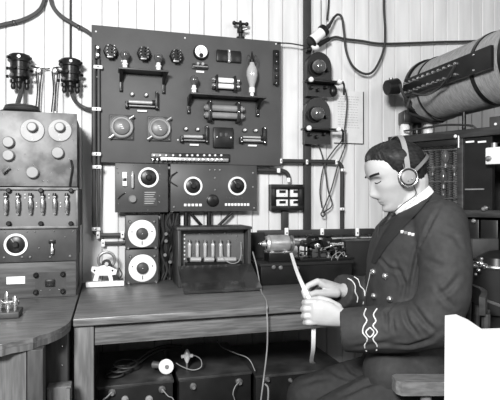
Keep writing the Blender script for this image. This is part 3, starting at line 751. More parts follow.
dome(315, 122, 27, 46, 'domed dark lamp fitting with side tray on the post, lower of the two')
tag(MB().sph(at(333, 91, -.06), (.022, .02, .03), 14).build('round_weight', 'black'), 'small black oval weight hooked below right of the upper domed lamp', 'weight')
# white plug
t = thing('cable_connector', 'white cylindrical cable connector with black ends tilted at the top of the post', 'connector', at(318, 38, -.07))
a, b = at(312, 41, -.07), at(322, 32, -.07); d = (b-a).normalized()
MB().cyl(a, b, .026, bev=.003).build('body', 'porc', t, True)
MB().cyl(a-d*.012, a, .031, bev=.003).build('end_cap', 'black', t, True)
MB().cyl(b, b+d*.022, .030, bev=.003).build('end_cap', 'black', t, True)
MB().tube([b+d*.022, b+d*.05, at(334, 17.5, -.052)], [.012, .011, .008, .007]).build('gland', 'rubber', t, True)
MB().cyl(at(316, 38, -.029), at(316, 38, -.06), .010).build('support', 'black', t, True)
t = thing('cable_joint', 'small white and black cable joint just under the tilted white connector', 'connector', at(315, 48, -.06))
MB().sph(at(315, 47.5, -.06), (.022, .02, .015), 14).build('body', 'porc', t, True)
MB().cyl(at(318, 45, -.06), at(329, 39, -.06), .014, .010).build('sleeve', 'black', t, True)
MB().cyl(at(306, 50, -.06), at(311, 49, -.06), .010, .012).build('end_cap', 'black', t, True)
MB().cyl(at(315, 48, -.029), at(315, 48, -.05), .008).build('support', 'black', t, True)
# cables
C_ = [([(334, 17.5), (338, 14.5), (342, 18), (344, 32), (346, 50), (352, 65), (362, 73), (371, 73), (378, 64), (384, 48), (385, 30), (384, 10), (384, -12)], -.05, .006, 'rubber', 'black cable looping deep down from the white connector and up past the ceiling line'),
      ([(329, 39), (336, 37), (345, 39), (362, 41), (378, 43.5), (400, 43.5), (440, 42), (475, 41), (520, 37)], -.03, .0062, 'rubber', 'black cable running right, nearly level, above the big wound drum'),
      ([(278, 43), (290, 43.5), (305, 46)], -.058, .0035, 'rubber', 'thin wire from the board edge to the post'),
      ([(327, 20), (328.5, 5), (329, -12)], -.02, .005, 'rubber', 'dark cable rising straight up beside the white connector'),
      ([(344, 85), (347, 100), (345, 125), (342, 140), (334, 150), (324, 166), (320, 190), (322, 208)], -.045, .0035, 'rubber', 'thin wire hanging from upper lamp tray past the paper notice'),
      ([(318, 144), (322, 155), (325, 170), (328, 190), (332, 205), (323, 213)], -.04, .0035, 'rubber', 'thin wire hanging from lower lamp fitting with a bent end'),
      ([(346, 130), (345, 146), (338, 165), (331, 190), (323, 210), (321, 214), (323, 216.5), (325, 214), (323, 210)], -.055, .0035, 'rubber', 'thin wire with a small loop at its end, left of elbow pipe')]
for pts, Y, r, m, lab in C_:
    tag(MB().tube([at(p[0], p[1], Y) for p in pts], r, 8).build('cable', m), lab, 'cable')
tag(MB().tube([at(321, 0, -.01), at(321, 28, -.01)], .002, smooth=False).build('thin_rod', 'rubber'), 'thin vertical rod on wall just above the white connector', 'rod')
# notice
t = thing('paper_notice', 'pale paper notice with faint handwritten lines, pinned right of the domed lamps', 'notice', at(348, 143, -.001))
a, b = at(334, 143, -.004), at(363, 92, -.004)
MB().bb((a.x, -.005, a.z), (b.x, -.001, b.z)).build('sheet', 'paperd', t, True)
mb = MB(); zz = b.z-.03
while zz > a.z+.07:
    xx = a.x+.02
    while xx < b.x-.03:
        L_ = random.uniform(.006, .018); mb.bb((xx, -.0058, zz), (xx+L_, -.005, zz+.0025)); xx += L_+.005
    zz -= .013
mb.build('written_lines', 'ink', t, True)
mb = MB(); mb.bb((b.x-.001, -.008, a.z), (b.x+.003, -.0055, b.z)); mb.bb((a.x, -.008, a.z-.002), (b.x, -.0055, a.z+.002)); mb.build('border_wire', 'rubber', t, True)

# ================================================================ motor and tape machine
YM = -.30; xa, xb = at(261, 280, YM).x, at(352, 280, YM).x; zb_ = at(300, 263, YM).z
t = thing('machine_base', 'long black wooden base box under the motor and tape machine', 'base', ((xa+xb)/2, -.2, ZD))
MB().bb((xa, YM, ZD+.001), (xb, -.08, zb_), .004).build('box', 'black', t, True)
MB().bb((xa-.006, YM-.006, zb_-.010), (xb+.006, -.075, zb_+.002), .002).build('lid', 'blackm', t, True)
for (px, py) in ((273.5, 267), (280.5, 267.5), (297, 268)): MB().lathe(at(px, py, YM), F, [(0, .009), (.006, .009), (.010, .005)], 14).build('terminal', 'dull', t, True)
zm = zb_+.003; yc = -.22
cz = at(277, 243.5, yc).z; rm = 8.6*SK(277, yc)
xa, xb = at(268, 243, yc).x, at(288, 243, yc).x
t = thing('electric_motor', 'small bright silver cylindrical motor lying at the left end of the black base', 'motor', ((xa+xb)/2, yc, zm))
MB().lathe((xa, yc, cz), (1, 0, 0), [(0, rm*.8), (.004, rm), ((xb-xa)*.9, rm), (xb-xa, rm*.93)], 32).build('body', 'steel2', t, True) if 'steel2' in M else None
M['cast'] = mat('cast_aluminium', .55, .35, .6, var=.15, scale=25)
MB().lathe((xa, yc, cz), (1, 0, 0), [(0, rm*.8), (.004, rm), ((xb-xa)*.9, rm), (xb-xa, rm*.93)], 32).build('body', 'cast', t, True)
e = MB().lathe((xa, yc, cz), (-1, 0, 0), [(0, rm*.95), (.010, rm*.85), (.014, rm*.35), (.026, rm*.28)], 24).build('end_bell', 'cast', t, True)
for k in range(5):
    a_ = k*2*PI/5; MB().cyl((xa-.009, yc+math.cos(a_)*rm*.6, cz+math.sin(a_)*rm*.6), (xa-.0145, yc+math.cos(a_)*rm*.6, cz+math.sin(a_)*rm*.6), rm*.17).build('vent_hole', 'black', e, True)
MB().cyl((xa-.045, yc, cz), (xa-.02, yc, cz), .004).build('shaft', 'steel', t, True)
MB().sph((xa-.034, yc, cz), .008, 10).build('oil_cap', 'steel', t, True)
MB().bb((xa-.006, yc-rm, zm), (xb+.008, yc+rm, at(277, 253.5, yc-rm).z-.001), .002).build('pedestal', 'black', t, True)
for xx in (xa+.012, xb-.018):
    MB().bb((xx-.006, yc-rm*.9, at(277, 253.5, yc-rm).z), (xx+.006, yc+rm*.9, cz-rm*.8), .001).build('foot', 'cast', t, True)
MB().bb((xa-.005, yc-rm*1.02, at(277, 253.5, yc-rm).z), (xb+.006, yc-rm*.7, at(277, 253.5, yc-rm).z+.006), .001).build('base_plate', 'steel', t, True)
MB().lathe((xb, yc, cz), (1, 0, 0), [(0, rm*.5), (.012, rm*.5), (.013, rm*.9), (.020, rm*.9), (.021, rm*.4), (.06, rm*.25)], 20).build('coupling', 'dull', t, True)

x0, x1 = at(296, 250, yc).x, at(349, 250, yc).x
t = thing('tape_machine', 'brass and black telegraph tape machine crowded with gears, wheels and posts on the black base', 'tape machine', ((x0+x1)/2, yc, zm))
MB().bb((x0, yc-.055, zm), (x1, yc+.07, zm+.012), .002).build('base_plate', 'black', t, True)
MB().bb((x0+.06, yc+.012, zm+.0125), (x1-.03, yc+.02, zm+.088), .002).build('back_frame', 'black', t, True)
MB().bb((x0+.06, yc-.035, zm+.0125), (x0+.13, yc-.028, zm+.05), .002).build('front_frame', 'panel', t, True)
for i, (px, py, r, m_, w_) in enumerate(((312, 240, .030, 'black', .012), (327, 242, .026, 'black', .010), (334, 248, .026, 'black', .012), (322, 252, .020, 'dull', .008), (340, 253, .018, 'black', .014), (303, 243, .016, 'black', .03), (316, 246, .014, 'brass', .02), (345, 258, .012, 'steel', .014))):
    p = at(px, py, yc-.01)
    g = MB().lathe(p, F, [(0, r*.9), (.001, r), (w_, r), (w_+.001, r*.85)], 24).build('wheel', m_, t, True)
    MB().cyl(p+Vector((0, .024, 0)), p+Vector((0, -w_-.008, 0)), r*.22, seg=10).build('axle', 'steel', g, True)
for i, (px, ya, yb_, r) in enumerate(((328.5, 252, 264, .006), (319, 248, 262, .005), (336, 250, 262, .004), (305, 244, 262, .004), (344, 248, 263, .004), (311, 250, 263, .003), (298.5, 246, 263, .004))):
    a, b = at(px, yb_, yc-.045), at(px-.5, ya, yc-.045)
    MB().lathe((a.x, a.y, zm+.012), UP, [(0, r*1.8), (.006, r*1.8), (.008, r), (b.z-zm-.018, r), (b.z-zm-.012, r*1.7)], 12).build('pillar', 'steel' if i in (0, 2) else 'black', t, True)
for i, (a, b, r) in enumerate((((297, 246), (318, 240), .004), ((322, 249), (341, 243), .0045), ((330, 244), (343, 245), .006), ((300, 251), (328, 253), .003), ((308, 236), (331, 236), .005), ((314, 255), (338, 249), .004))):
    MB().tube([at(a[0], a[1], yc-.03), at(b[0], b[1], yc-.035)], r, smooth=False).build('lever', 'steel' if i in (1, 2) else 'black', t, True)
for k in range(12):
    px = 300+random.random()*46; py = 246+random.random()*12
    MB().lathe(at(px, py, yc-.05), F, [(0, .006), (.006, .006), (.009, .003)], 8).build('terminal', random.choice(('dull', 'black', 'black', 'steel')), t, True)
for sx in (0, 1): MB().tube([at(331+6*sx, 262, yc-.05), at(333+6*sx, 256, yc-.06), at(340+4*sx, 252, yc-.05), at(345, 258, yc-.05)], .0015).build('wire', 'cloth_cable', t, True)
# boxes behind and right
a, b = at(346, 283, -.16), at(392, 239, -.16)
t = thing('accumulator_box', 'plain black box on the desk between the tape machine and the seated man', 'box', ((a.x+b.x)/2, -.12, ZD))
MB().bb((a.x, -.16, ZD+.001), (b.x, -.065, b.z-.008), .003).build('body', 'blackm', t, True)
MB().bb((a.x-.003, -.163, b.z-.0075), (b.x+.003, -.062, b.z), .002).build('lid', 'rack3', t, True)
MB().bb((at(345, 240, -.16).x-.012, -.15, ZD+.001), (a.x-.0045, -.08, b.z-.01), .002).build('end_plate', 'dull', t, True)
a, b = at(253.5, 283, -.12), at(263, 233, -.12)
tag(MB().bb((a.x-.004, -.075, ZD+.001), (b.x+.02, -.062, b.z)).build('backing_board', 'blackm'), 'narrow black upright board on desk between the open box and the motor', 'board')

# cable running down over desk front
ye = -.702
pts = [at(250, 252, -.23)+Vector((.012, 0, 0)), at(257, 268, -.30), Vector((*atz(261, 290, ZD+.005).xy, ZD+.005)), Vector((*atz(266, 300, ZD+.005).xy, ZD+.006)), Vector((*atz(267, 308, ZD).xy, ZD+.006)), at(267, 313.5, ye-.006), at(267.5, 330, ye-.006), at(267, 350, -.69), at(264, 376, -.68), at(263, 384, -.68), at(261, 400, -.67), at(259, 425, -.66)]
tag(MB().tube(pts, .0026).build('cable', 'cloth_cable'), 'pale braided cable crossing the desk and hanging down over its front edge', 'cable')
tag(MB().tube([at(265, 384, -.672), at(268, 388, -.672), at(268, 400, -.672), at(266, 425, -.66)], .003).build('cable', 'cloth_cable'), 'short pale cable branch hanging below the desk beside the longer cable', 'cable')

# ================================================================ under the desk
def ubox(x0, x1, y, Y, name, label, depth, kn):
    a, b = at(x0, y, Y), at(x1, y, Y); z = (a.z+b.z)/2
    t = thing(name, label, 'box', ((a.x+b.x)/2, Y+depth/2, 0), 0, 'battery boxes under the desk')
    MB().bb((a.x, Y, .0), (b.x, Y+depth, z-.012), .003).build('body', 'black', t, True)
    MB().bb((a.x-.003, Y-.004, z-.011), (b.x+.003, Y+depth, z), .002).build('lid', 'lidb', t, True)
    for (px, py, r, m_) in kn:
        MB().lathe(at(px, py, Y), F, [(0, r), (.008, r), (.012, r*.7), (.02, r*.5)], 14).build('terminal', m_, t, True)
    return t, z
M['lidb'] = mat('dusty_lid', .045, .35, var=.4, scale=10)
t1, zz1 = ubox(98, 173, 383, -.52, 'battery_box', 'black battery box on the floor under the left end of the desk, with two knobs', .40, ((112, 392, .012, 'dull'), (162, 389, .012, 'dull'), (125, 399, .012, 'cloth_cable'), (149, 399, .013, 'cloth_cable')))
t2, zz2 = ubox(179, 251, 374.5, -.50, 'battery_box', 'black battery box on the floor under the middle of the desk, with two sockets', .40, ((193, 386, .012, 'dull'), (239, 381.5, .013, 'dull')))
t3, zz3 = ubox(256, 345, 371, -.48, 'battery_box', 'black battery box on the floor behind the hanging cable, nearest the seated man', .40, ((267, 379, .010, 'dull'), (290, 380, .008, 'dull')))
tag(MB().tube([at(239, 382, -.525), at(235, 387, -.54), at(233, 394, -.54), at(235, 402, -.53), at(237, 430, -.53)], .0018).build('cable', 'cloth_cable'), 'pale cable hanging from the socket of the middle battery box', 'cable')
tag(MB().tube([at(112, 392, -.54), at(107, 397, -.55), at(101, 404, -.55), at(98, 430, -.55)], .0026).build('cable', 'cloth_cable'), 'pale cable hanging from the left knob of the leftmost battery box', 'cable')
tag(MB().tube([at(162, 389, -.54), at(168, 396, -.55), at(174, 401, -.55), at(180, 430, -.55)], .0018).build('cable', 'cloth_cable'), 'pale cable hanging from the right knob of the leftmost battery box', 'cable')
p = at(166.5, 364, -.46); p.z = zz1+.030
t = thing('lamp_holder', 'round white enamelled lampholder lying on the leftmost battery box', 'lamp holder', (p.x, p.y, zz1))
MB().lathe(p, (-.25, -1, .1), [(0, .010), (.004, .026), (.010, .027), (.014, .018)], 24).build('disc', 'white', t, True)
MB().cyl(p+Vector((.002, -.013, .001)), p+Vector((-.002, -.020, .003)), .007).build('socket', 'dull', t, True)
MB().cyl(p+Vector((0, 0, 0)), p+Vector((-.045, .03, .0)), .010, .013).build('neck', 'dull', t, True)
MB().bb((p.x-.012, p.y-.004, zz1), (p.x+.012, p.y+.010, zz1+.008)).build('foot', 'black', t, True)
q = Vector((at(187, 356, -.42).x, -.42, zz2))
t = thing('cross_insulator', 'small white cross-shaped insulator on the middle battery box beside the round lampholder', 'insulator', q)
q2 = at(187, 356, -.42)
MB().cyl((q.x, q.y, zz2), q2, .004, seg=8).build('stem', 'dull', t, True)
MB().lathe(q2-UP*.026, UP, [(0, .004), (.012, .010), (.026, .014), (.040, .010), (.052, .004)], 14).build('body', 'porc', t, True)
MB().cyl(q2+Vector((-.022, 0, .0)), q2+Vector((.022, 0, 0)), .007).build('arm', 'porc', t, True)
tag(MB().tube([q2+Vector((.02, 0, 0)), at(196, 356, -.43), at(201, 360, -.44), at(201, 367, -.46), at(193, 370, -.46), at(183, 367, -.45), at(176, 363, -.45)], .0018).build('cable', 'cloth_cable'), 'pale looped cable joining the cross insulator and the round lampholder', 'cable')
tag(MB().tube([at(217, 340, -.30), at(222, 347, -.34), at(235, 353, -.40), at(246, 357, -.46), at(251, 362, -.48), at(255, 371, -.49)], .0018).build('cable', 'cloth_cable'), 'pale cable falling in shadow between the middle and right battery boxes', 'cable')
for k, (dx) in enumerate((0, 1)):
    cp_ = [at(118, 378, -.42-.02*k), at(135, 366, -.35), at(150, 355-4*k, -.33), at(165, 349-3*k, -.32), at(182, 350-4*k, -.3)]
    for q_ in cp_: q_.z = max(q_.z, zz1+.008+.013*k)
    tag(MB().tube(cp_, .0055).build('cable', 'rubber'), ('thick dark cable arching over the leftmost battery box, lower of two', 'thick dark cable arching over the leftmost battery box, upper of two')[k], 'cable')
random.seed(3)
t = thing('wire_coil', 'loose heap of thin wire lying on the left of the leftmost battery box', 'wire', (at(115, 380, -.45).x, -.42, zz1))
for i in range(3):
    c = Vector((t.location.x+.02*i, -.44+.02*i, zz1+.010+.011*i)); MB().torus(c, (random.uniform(-.1, .1), random.uniform(-.1, .1), 1), .030+.006*i, .0035).build('loop', 'rubber', t, True)

# ================================================================ wound drum
XD, ZDm, RD = 1.545, 1.655, .147
y0, y1 = -.18, -.77
t = thing('wound_drum', 'large horizontal drum tightly wound with pale wire, jutting from the wall above the cabinet', 'coil', (XD, -.45, ZDm-RD))
pr = [(0, RD*.97)]; L_ = y0-y1; n_ = 90
for i in range(n_): pr += [(L_*(i+.1)/n_, RD), (L_*(i+.5)/n_, RD+.0016), (L_*(i+.9)/n_, RD)]
pr += [(L_, RD*.97)]
MB().lathe((XD, y0, ZDm), F, pr, 64).build('winding', 'coil', t, True)
MB().lathe((XD, y0+.022, ZDm), F, [(0, .160), (.021, .160)], 56).build('flange', 'black', t, True)
MB().lathe((XD, y1-.0005, ZDm), F, [(0, .160), (.02, .160)], 56).build('flange', 'black', t, True)
for yb_ in (-.61, -.25): MB().annulus((XD, yb_, ZDm), F, RD+.006, RD+.0017, .018 if yb_ < -.4 else .008, 64).build('strap', 'black', t, True)
MB().cyl((XD, y0+.023, ZDm), (XD, -.001, ZDm), .05).build('axle', 'black', t, True)
# terminal strip on the side
ang = math.radians(180); nrm = Vector((math.cos(ang), 0, math.sin(ang)*-1)); tan_ = Vector((0, 1, 0)).cross(nrm).normalized()
c = Vector((XD, 0, ZDm))+nrm*(RD+.020)
st = MB(); ya_, yb_ = -.19, -.755
st.rings([[c+nrm*a_+tan_*b_+Vector((0, y_, 0)) for a_, b_ in ((-.008, -.043), (.006, -.043), (.006, .043), (-.008, .043))] for y_ in (ya_, yb_)])
sp = st.build('terminal_strip', 'black', t, True)
for i in range(11):
    for b_ in (-.022, .022):
        p = c+nrm*.006+tan_*b_+Vector((0, -.205-.036*i, 0))
        MB().lathe(p, nrm, [(0, .0075), (.006, .0075), (.012, .005)], 10).build('stud', 'steel', sp, True)
mb = MB()
for yv in (-.22, -.70): mb.cyl(c+Vector((0, yv, 0))-nrm*.03, c+Vector((0, yv, 0))-nrm*.008, .012)
mb.build('spacer', 'black', sp, True)
for yv in (-.54, -.545):
    pass
for b_ in (-.03, .03): MB().sph(c+nrm*.007+tan_*b_+Vector((0, -.665, 0)), .005, 8).build('screw', 'steel', sp, True)
MB().tube([at(455, 66, -.60), at(447, 79, -.55), at(438, 89, -.45), at(425, 95, -.40), at(412, 93, -.36)], .005).build('lead', 'rubber', t, True)
MB().tube([at(400, 84, -.33), at(404, 96, -.33), at(411, 103, -.32), at(408, 112, -.3), at(420, 117, -.28), at(432, 121, -.26)], .006).build('lead', 'rubber', t, True)
MB().tube([at(410, 98, -.34), at(408, 106, -.34), at(414, 110, -.32)], .005).build('lead', 'rubber', t, True)
t = thing('bearing_block', 'stubby black round bearing block at wall end of the wound drum', 'bearing', at(391, 98, -.2))
a = at(386.5, 88, -.20); b = at(398, 86, -.20)
MB().cyl(a, b, .036, .038, 24, .004).build('body', 'black', t, True)
MB().cyl(at(391, 81, -.2), at(391, 78, -.2), .010).build('grease_cap', 'dull', t, True)
MB().cyl(at(391, 86, -.18), at(391, 86, -.001), .03).build('wall_arm', 'black', t, True)

# ================================================================ diagonal cabinet
cp = atd(391, 137, 2.35); al = -math.radians(44.4)
dR = Vector((CT, -ST, 0)); dF = Vector((ST, CT, 0))
ex = (dR*.70-dF*.714).normalized(); nb = (dR*.714+dF*.70).normalized()      # along the face, into the cabinet
rot = math.atan2(ex.y, ex.x)
zt2 = cp.z
t = thing('valve_cabinet', 'dark glass-fronted cabinet set diagonally behind the seated man, full of wires and bulbs', 'cabinet', (cp.x, cp.y, 0), rot)
Wc, Dc = .86, .30                              # local: x along face, y into cabinet
def C(x_, y_, z_): return Vector((x_, y_, z_))
M['cabw'] = mat('cabinet_wood', .035, .4, var=.3, scale=8, stretch=(1, 6, 8))
MB().bb((-.01, -.012, zt2-.035), (Wc, Dc, zt2), .003).build('top_panel', 'cabw', t)
MB().bb((0, 0, .0), (.022, Dc, zt2-.036), .002).build('side_panel', 'cabw', t)
MB().bb((Wc-.022, 0, .0), (Wc, Dc, zt2-.036), .002).build('side_panel', 'cabw', t)
MB().bb((.023, Dc-.012, .0), (Wc-.023, Dc, zt2-.036)).build('back_panel', 'blackm', t)
def facex(px):                                 # local x of a pixel column on the face
    u = (px-250)/FP; o_ = cp-Vector((0, -DIST, CH)); lo, de = o_.dot(dR), o_.dot(dF)
    return (u*de-lo)/(ex.dot(dR)-u*ex.dot(dF))
xm0, xm1 = facex(457.5), facex(463.5)
MB().bb((xm0, -.006, .0), (xm1, .02, zt2-.036), .002).build('mullion', 'cabw', t)
def cz_(px, py): return CH+(200-py)*((cp+ex*facex(px)-Vector((0, -DIST, CH))).dot(dF))/FP
zsh = cz_(470, 210)
MB().bb((.023, .001, zsh-.03), (Wc-.023, Dc-.0125, zsh), .002).build('shelf', 'cabw', t)
MB().bb((.023, .001, .74), (Wc-.023, Dc-.0125, .77), .002).build('shelf', 'cabw', t)
MB().bb((.023, -.004, zt2-.062), (xm0-.001, .012, zt2-.037), .001).build('top_rail', 'black', t)
MB().bb((.023, .004, zsh+.001), (xm0-.001, .007, zt2-.063)).build('glass_pane', 'pane', t)
MB().bb((xm1+.001, .004, zsh+.001), (facex(492), .03, zt2-.037)).build('inner_panel', 'black', t)
for (x0, x1) in ((466, 474), (478, 486)): MB().bb((facex(x0), -.003, cz_(x0, 143)), (facex(x1), .0035, cz_(x0, 141.3))).build('label_plate', 'paper', t)
MB().sph((facex(456.5), -.010, cz_(457, 136.5)), .008, 10).build('lamp_bead', 'porc', t)
MB().cyl((facex(459.6), -.010, cz_(459, 136)), (facex(459.6), -.010, cz_(459, 148)), .005).build('hinge_rod', 'dull', t)
MB().bb((facex(465), -.002, cz_(470, 190)), (facex(484), .0035, cz_(470, 188.6))).build('slot', 'dull', t)
random.seed(11)
x_, i = .035, 0
while x_ < xm0-.02:                             # hanging wire coils inside
    MB().helix((x_, .045, zsh+.01), (x_, .045, zt2-.07), .011, .0013, 34, 4, 10).build('wire_spiral', 'cloth_cable' if i % 2 else 'dull', t)
    x_ += .028; i += 1
for px, py, s_ in ((443, 156, 1.1), (441, 177, 1.1), (421, 160, .8), (420, 176, .8), (441, 195, .8), (452, 168, .7), (430, 168, .7), (424, 190, .7)):
    c = Vector((facex(px), .025, cz_(px, py)))
    b_ = MB().lathe(c-UP*.03*s_, UP, [(0, .004*s_), (.01*s_, .010*s_), (.026*s_, .0165*s_), (.04*s_, .015*s_), (.056*s_, .006*s_)], 16).build('bulb', 'tan_glass', t)
    MB().cyl(c-UP*.045*s_, c-UP*.03*s_, .007*s_).build('bulb_base', 'dull', b_)
mb = MB()
for k in range(4): MB().tube([(.03, .02, zsh+.05+.07*k), (.12, .014, zsh+.045+.07*k+.01*(k % 2)), (xm0-.01, .02, zsh+.05+.07*k)], .0022).build('wire', 'dull', t)
for (px, py) in ((457, 214), (474, 221), (486, 208), (484, 209)):
    MB().lathe((facex(px), .0, cz_(px, py)), (0, -1, 0), [(0, .009), (.008, .009), (.013, .004)], 12).build('knob', 'dull' if px != 457 else 'steel', t)
for (x0, x1) in ((464, 478), (480, 497)): MB().bb((facex(x0), .006, .775), (facex(x1), .02, zsh-.04), .002).build('lower_panel', 'black', t)
MB().bb((.03, .006, .775), (xm0-.004, .02, zsh-.04), .002).build('lower_panel', 'black', t)
MB().bb((.024, .001, .03), (Wc-.024, .02, .735), .002).build('lower_door', 'cabw', t)
# bright fitting right, box on cabinet top
t = thing('switch_handle', 'bright white porcelain fitting fixed to the cabinet front at the right edge', 'fitting', (cp.x+ex.x*facex(497), cp.y+ex.y*facex(497), cz_(497, 165)), rot)
hz = cz_(497, 148)-cz_(497, 165)
MB().bb((-.028, -.05, 0), (.04, -.0125+.012, hz), .006).build('body', 'porc', t)
MB().lathe((-.012, -.05, hz*.35), (0, -1, 0), [(0, .010), (.012, .010), (.016, .005)], 14).build('knob', 'dull', t)
MB().cyl((0, -.03, hz), (0, -.03, hz+.018), .012).build('collar', 'dull', t)
t = thing('terminal_block', 'small dark block on top of the cabinet at the right edge of the picture', 'block', (cp.x+ex.x*facex(496)+nb.x*.04, cp.y+ex.y*facex(496)+nb.y*.04, zt2+.001), rot)
MB().bb((-.03, -.03, 0), (.10, .05, .042), .003).build('body', 'rack3', t)
MB().sph((-.005, -.032, .010), .006, 8).build('screw', 'porc', t)
# drum stand on cabinet
p = atd(420, 136, 2.52)
t = thing('drum_stand', 'black cradle block on white insulator posts holding the wound drum above the cabinet', 'stand', (p.x, p.y, zt2+.0))
c = atd(421, 118, 2.50); zc_ = c.z
xq = lambda px, d_: atd(px, 118, d_)
mb = MB(); a, b = atd(401, 118, 2.50), atd(440, 118, 2.50)
mb.box((a+b)/2, ((b-a).length, .10, .062), .004, Quaternion((0, 0, 1), -TH)); mb.build('cradle', 'black', t, True)
for i, px in enumerate((405, 417, 428)):
    q = atd(px, 118, 2.50); bz = zc_-.031
    MB().lathe((q.x, q.y, zt2+.001), UP, [(0, .020), (.01, .024), (bz-zt2-.012, .024), (bz-zt2-.002, .020)], 16).build('post', 'porc' if i != 1 else 'black', t, True)
tag(MB().tube([atd(404, 131, 2.45), atd(425, 128, 2.35), atd(445, 125, 2.25), atd(470, 125.5, 2.1), atd(476, 128.5, 2.08)], .0045).build('cable', 'rubber'), 'thin cable stretched just above the cabinet top, under the wound drum', 'cable')
p = atd(464, 100, 2.20); tag(MB().cyl((p.x, p.y, zt2+.001), (p.x, p.y, atd(464, 112, 2.2).z), .0085).build('support_rod', 'black'), 'thin black upright rod between the cabinet top and the wound drum', 'rod')

# equipment lower right
t = thing('cable_reel', 'dark round drum with bright chrome rim at the right edge behind the chair', 'machine', atd(492, 330, 1.95))
c = atd(497, 262, 1.80)
t.location = (c.x, c.y, 0)
MB().lathe((c.x, c.y, c.z-.02), UP, [(-c.z+.02, .055), (-.16, .055), (-.158, .078), (-.03, .085), (-.0, .085)], 36).build('body', 'blackm', t, True)
MB().torus((c.x, c.y, c.z-.012), UP, .086, .0075).build('rim', 'steel', t, True)
MB().lathe((c.x, c.y, c.z-.012), UP, [(0, .074), (.03, .065), (.05, .03), (.055, .005)], 32).build('cover', 'black', t, True)
q = atd(481, 264, 1.74)
for i, (dx, dz, r, m_) in enumerate(((0, 0, .012, 'steel'), (-.012, .004, .006, 'brass'), (-.008, -.022, .007, 'brass'), (.002, .018, .006, 'dull'), (-.018, -.036, .005, 'dull'))):
    MB().sph(q+dR*dx+UP*dz, r, 10).build('fitting', m_, t, True)
MB().tube([q, c+Vector((0, 0, -.02))], .006, smooth=False).build('spindle', 'dull', t, True)
MB().bb(c+Vector((-.02, .1, .0)), c+Vector((.1, .14, .075)), .004).build('gauge_plate', 'rack3', t, True)
MB().bb(c+Vector((-.01, .105, -c.z)), c+Vector((.09, .135, -.001)), .004).build('gauge_stand', 'black', t, True)
t = thing('tipped_shelf', 'sloping shelf with a light edge behind the white board, far right', 'shelf', atd(492, 330, 1.65))
a, b = atd(474, 296, 1.70), atd(512, 310, 1.45)
MB().ribbon([a, (a+b)/2, b], dF, .05, .014, 2).build('board', 'chair', t, True)
MB().tube([a+Vector((0, 0, -.01)), Vector((a.x, a.y, 0))], .014, smooth=False).build('leg', 'black', t, True)
MB().tube([b+Vector((0, 0, -.01)), Vector((b.x, b.y, 0))], .014, smooth=False).build('leg', 'black', t, True)
# ================================================================ seated man
D0 = 1.55
def P(px, py, l=0.0): return atd(px, py, D0-l)
LAT = -dF                                   # towards the man's left = towards the camera
def remesh(mb, vox, smooth=6, fac=.5):
    me = bpy.data.meshes.new('tmp'); bmesh.ops.recalc_face_normals(mb.bm, faces=mb.bm.faces); mb.bm.to_mesh(me); mb.bm.free()
    o = bpy.data.objects.new('tmp', me); COL.objects.link(o)
    r = o.modifiers.new('r', 'REMESH'); r.mode = 'VOXEL'; r.voxel_size = vox
    s = o.modifiers.new('s', 'SMOOTH'); s.iterations = smooth; s.factor = fac
    bpy.context.view_layer.update(); dg = bpy.context.evaluated_depsgraph_get()
    m2 = bpy.data.meshes.new_from_object(o.evaluated_get(dg)); bpy.data.objects.remove(o)
    out = MB(); out.bm.from_mesh(m2); bpy.data.meshes.remove(m2); return out
def cap(mb, a, b, r0, r1, seg=18):
    a, b = Vector(a), Vector(b); mb.cyl(a, b, r0, r1, seg); mb.sph(a, r0*.995, seg); mb.sph(b, r1*.995, seg)
def limb(mb, pts, rs):
    for i in range(len(pts)-1): cap(mb, pts[i], pts[i+1], rs[i], rs[i+1])
def loftsec(mb, secs, seg=36, pw=1.0):
    rs = []
    for (fp, bp, w_, *dl) in secs:
        l0 = dl[0] if dl else 0
        f_, b_ = P(fp[0], fp[1], l0), P(bp[0], bp[1], l0); c = (f_+b_)/2; a = (f_-b_)/2; ring = []
        for k in range(seg):
            t_ = 2*PI*k/seg; ct, st = math.cos(t_), math.sin(t_)
            ring.append(c+a*math.copysign(abs(ct)**pw, ct)+LAT*w_*math.copysign(abs(st)**pw, st))
        rs.append(ring)
    mb.rings(rs)
def bvh_of(bm): return BVHTree.FromBMesh(bm)
def hit(bv, px, py, off=0.0):
    d = ray(px, py).normalized(); r = bv.ray_cast(Vector((0, -DIST, CH)), d)
    if r[0] is None: return None
    return r[0]+r[1]*(off if r[1].dot(d) < 0 else -off)
def creases(bm, lines):                       # press fold lines into the cloth
    bv = bvh_of(bm); strokes = []
    for pts, wd, amp in lines:
        hp = []
        for i in range(len(pts)-1):
            for k in range(5):
                f_ = k/4; h_ = hit(bv, pts[i][0]*(1-f_)+pts[i+1][0]*f_, pts[i][1]*(1-f_)+pts[i+1][1]*f_)
                if h_: hp.append(h_)
        if hp: strokes.append((hp, wd, amp))
    bm.normal_update(); mv = []
    VC = np.array([v.co[:] for v in bm.verts]); DD = np.zeros(len(VC))
    for hp, wd, amp in strokes:
        q = np.full(len(VC), 1e9); hp = [np.array(h_[:]) for h_ in hp]; S_ = np.zeros(len(VC))
        for i_ in range(len(hp)-1):
            ab = hp[i_+1]-hp[i_]; L2 = max((ab*ab).sum(), 1e-12)
            if L2 > .03**2: continue
            tt = np.clip(((VC-hp[i_])@ab)/L2, 0, 1); dq = ((VC-hp[i_]-tt[:, None]*ab)**2).sum(1)
            m_ = dq < q; q[m_] = dq[m_]; S_[m_] = (i_+tt[m_])/(len(hp)-1)
        taper = np.sin(np.clip(S_, .03, .97)*PI)**.6
        DD += taper*(amp*np.exp(-q/(wd*wd))-amp*.6*np.exp(-(np.sqrt(q)-wd*1.6)**2/(wd*wd*.8)))
    for vi, v in enumerate(bm.verts):
        d_ = float(DD[vi])
        n_ = noise.noise(v.co*13)*.0028+noise.noise(v.co*30)*.0010
        mv.append((v, v.normal*(-d_+n_)))
    for v, m_ in mv: v.co += m_

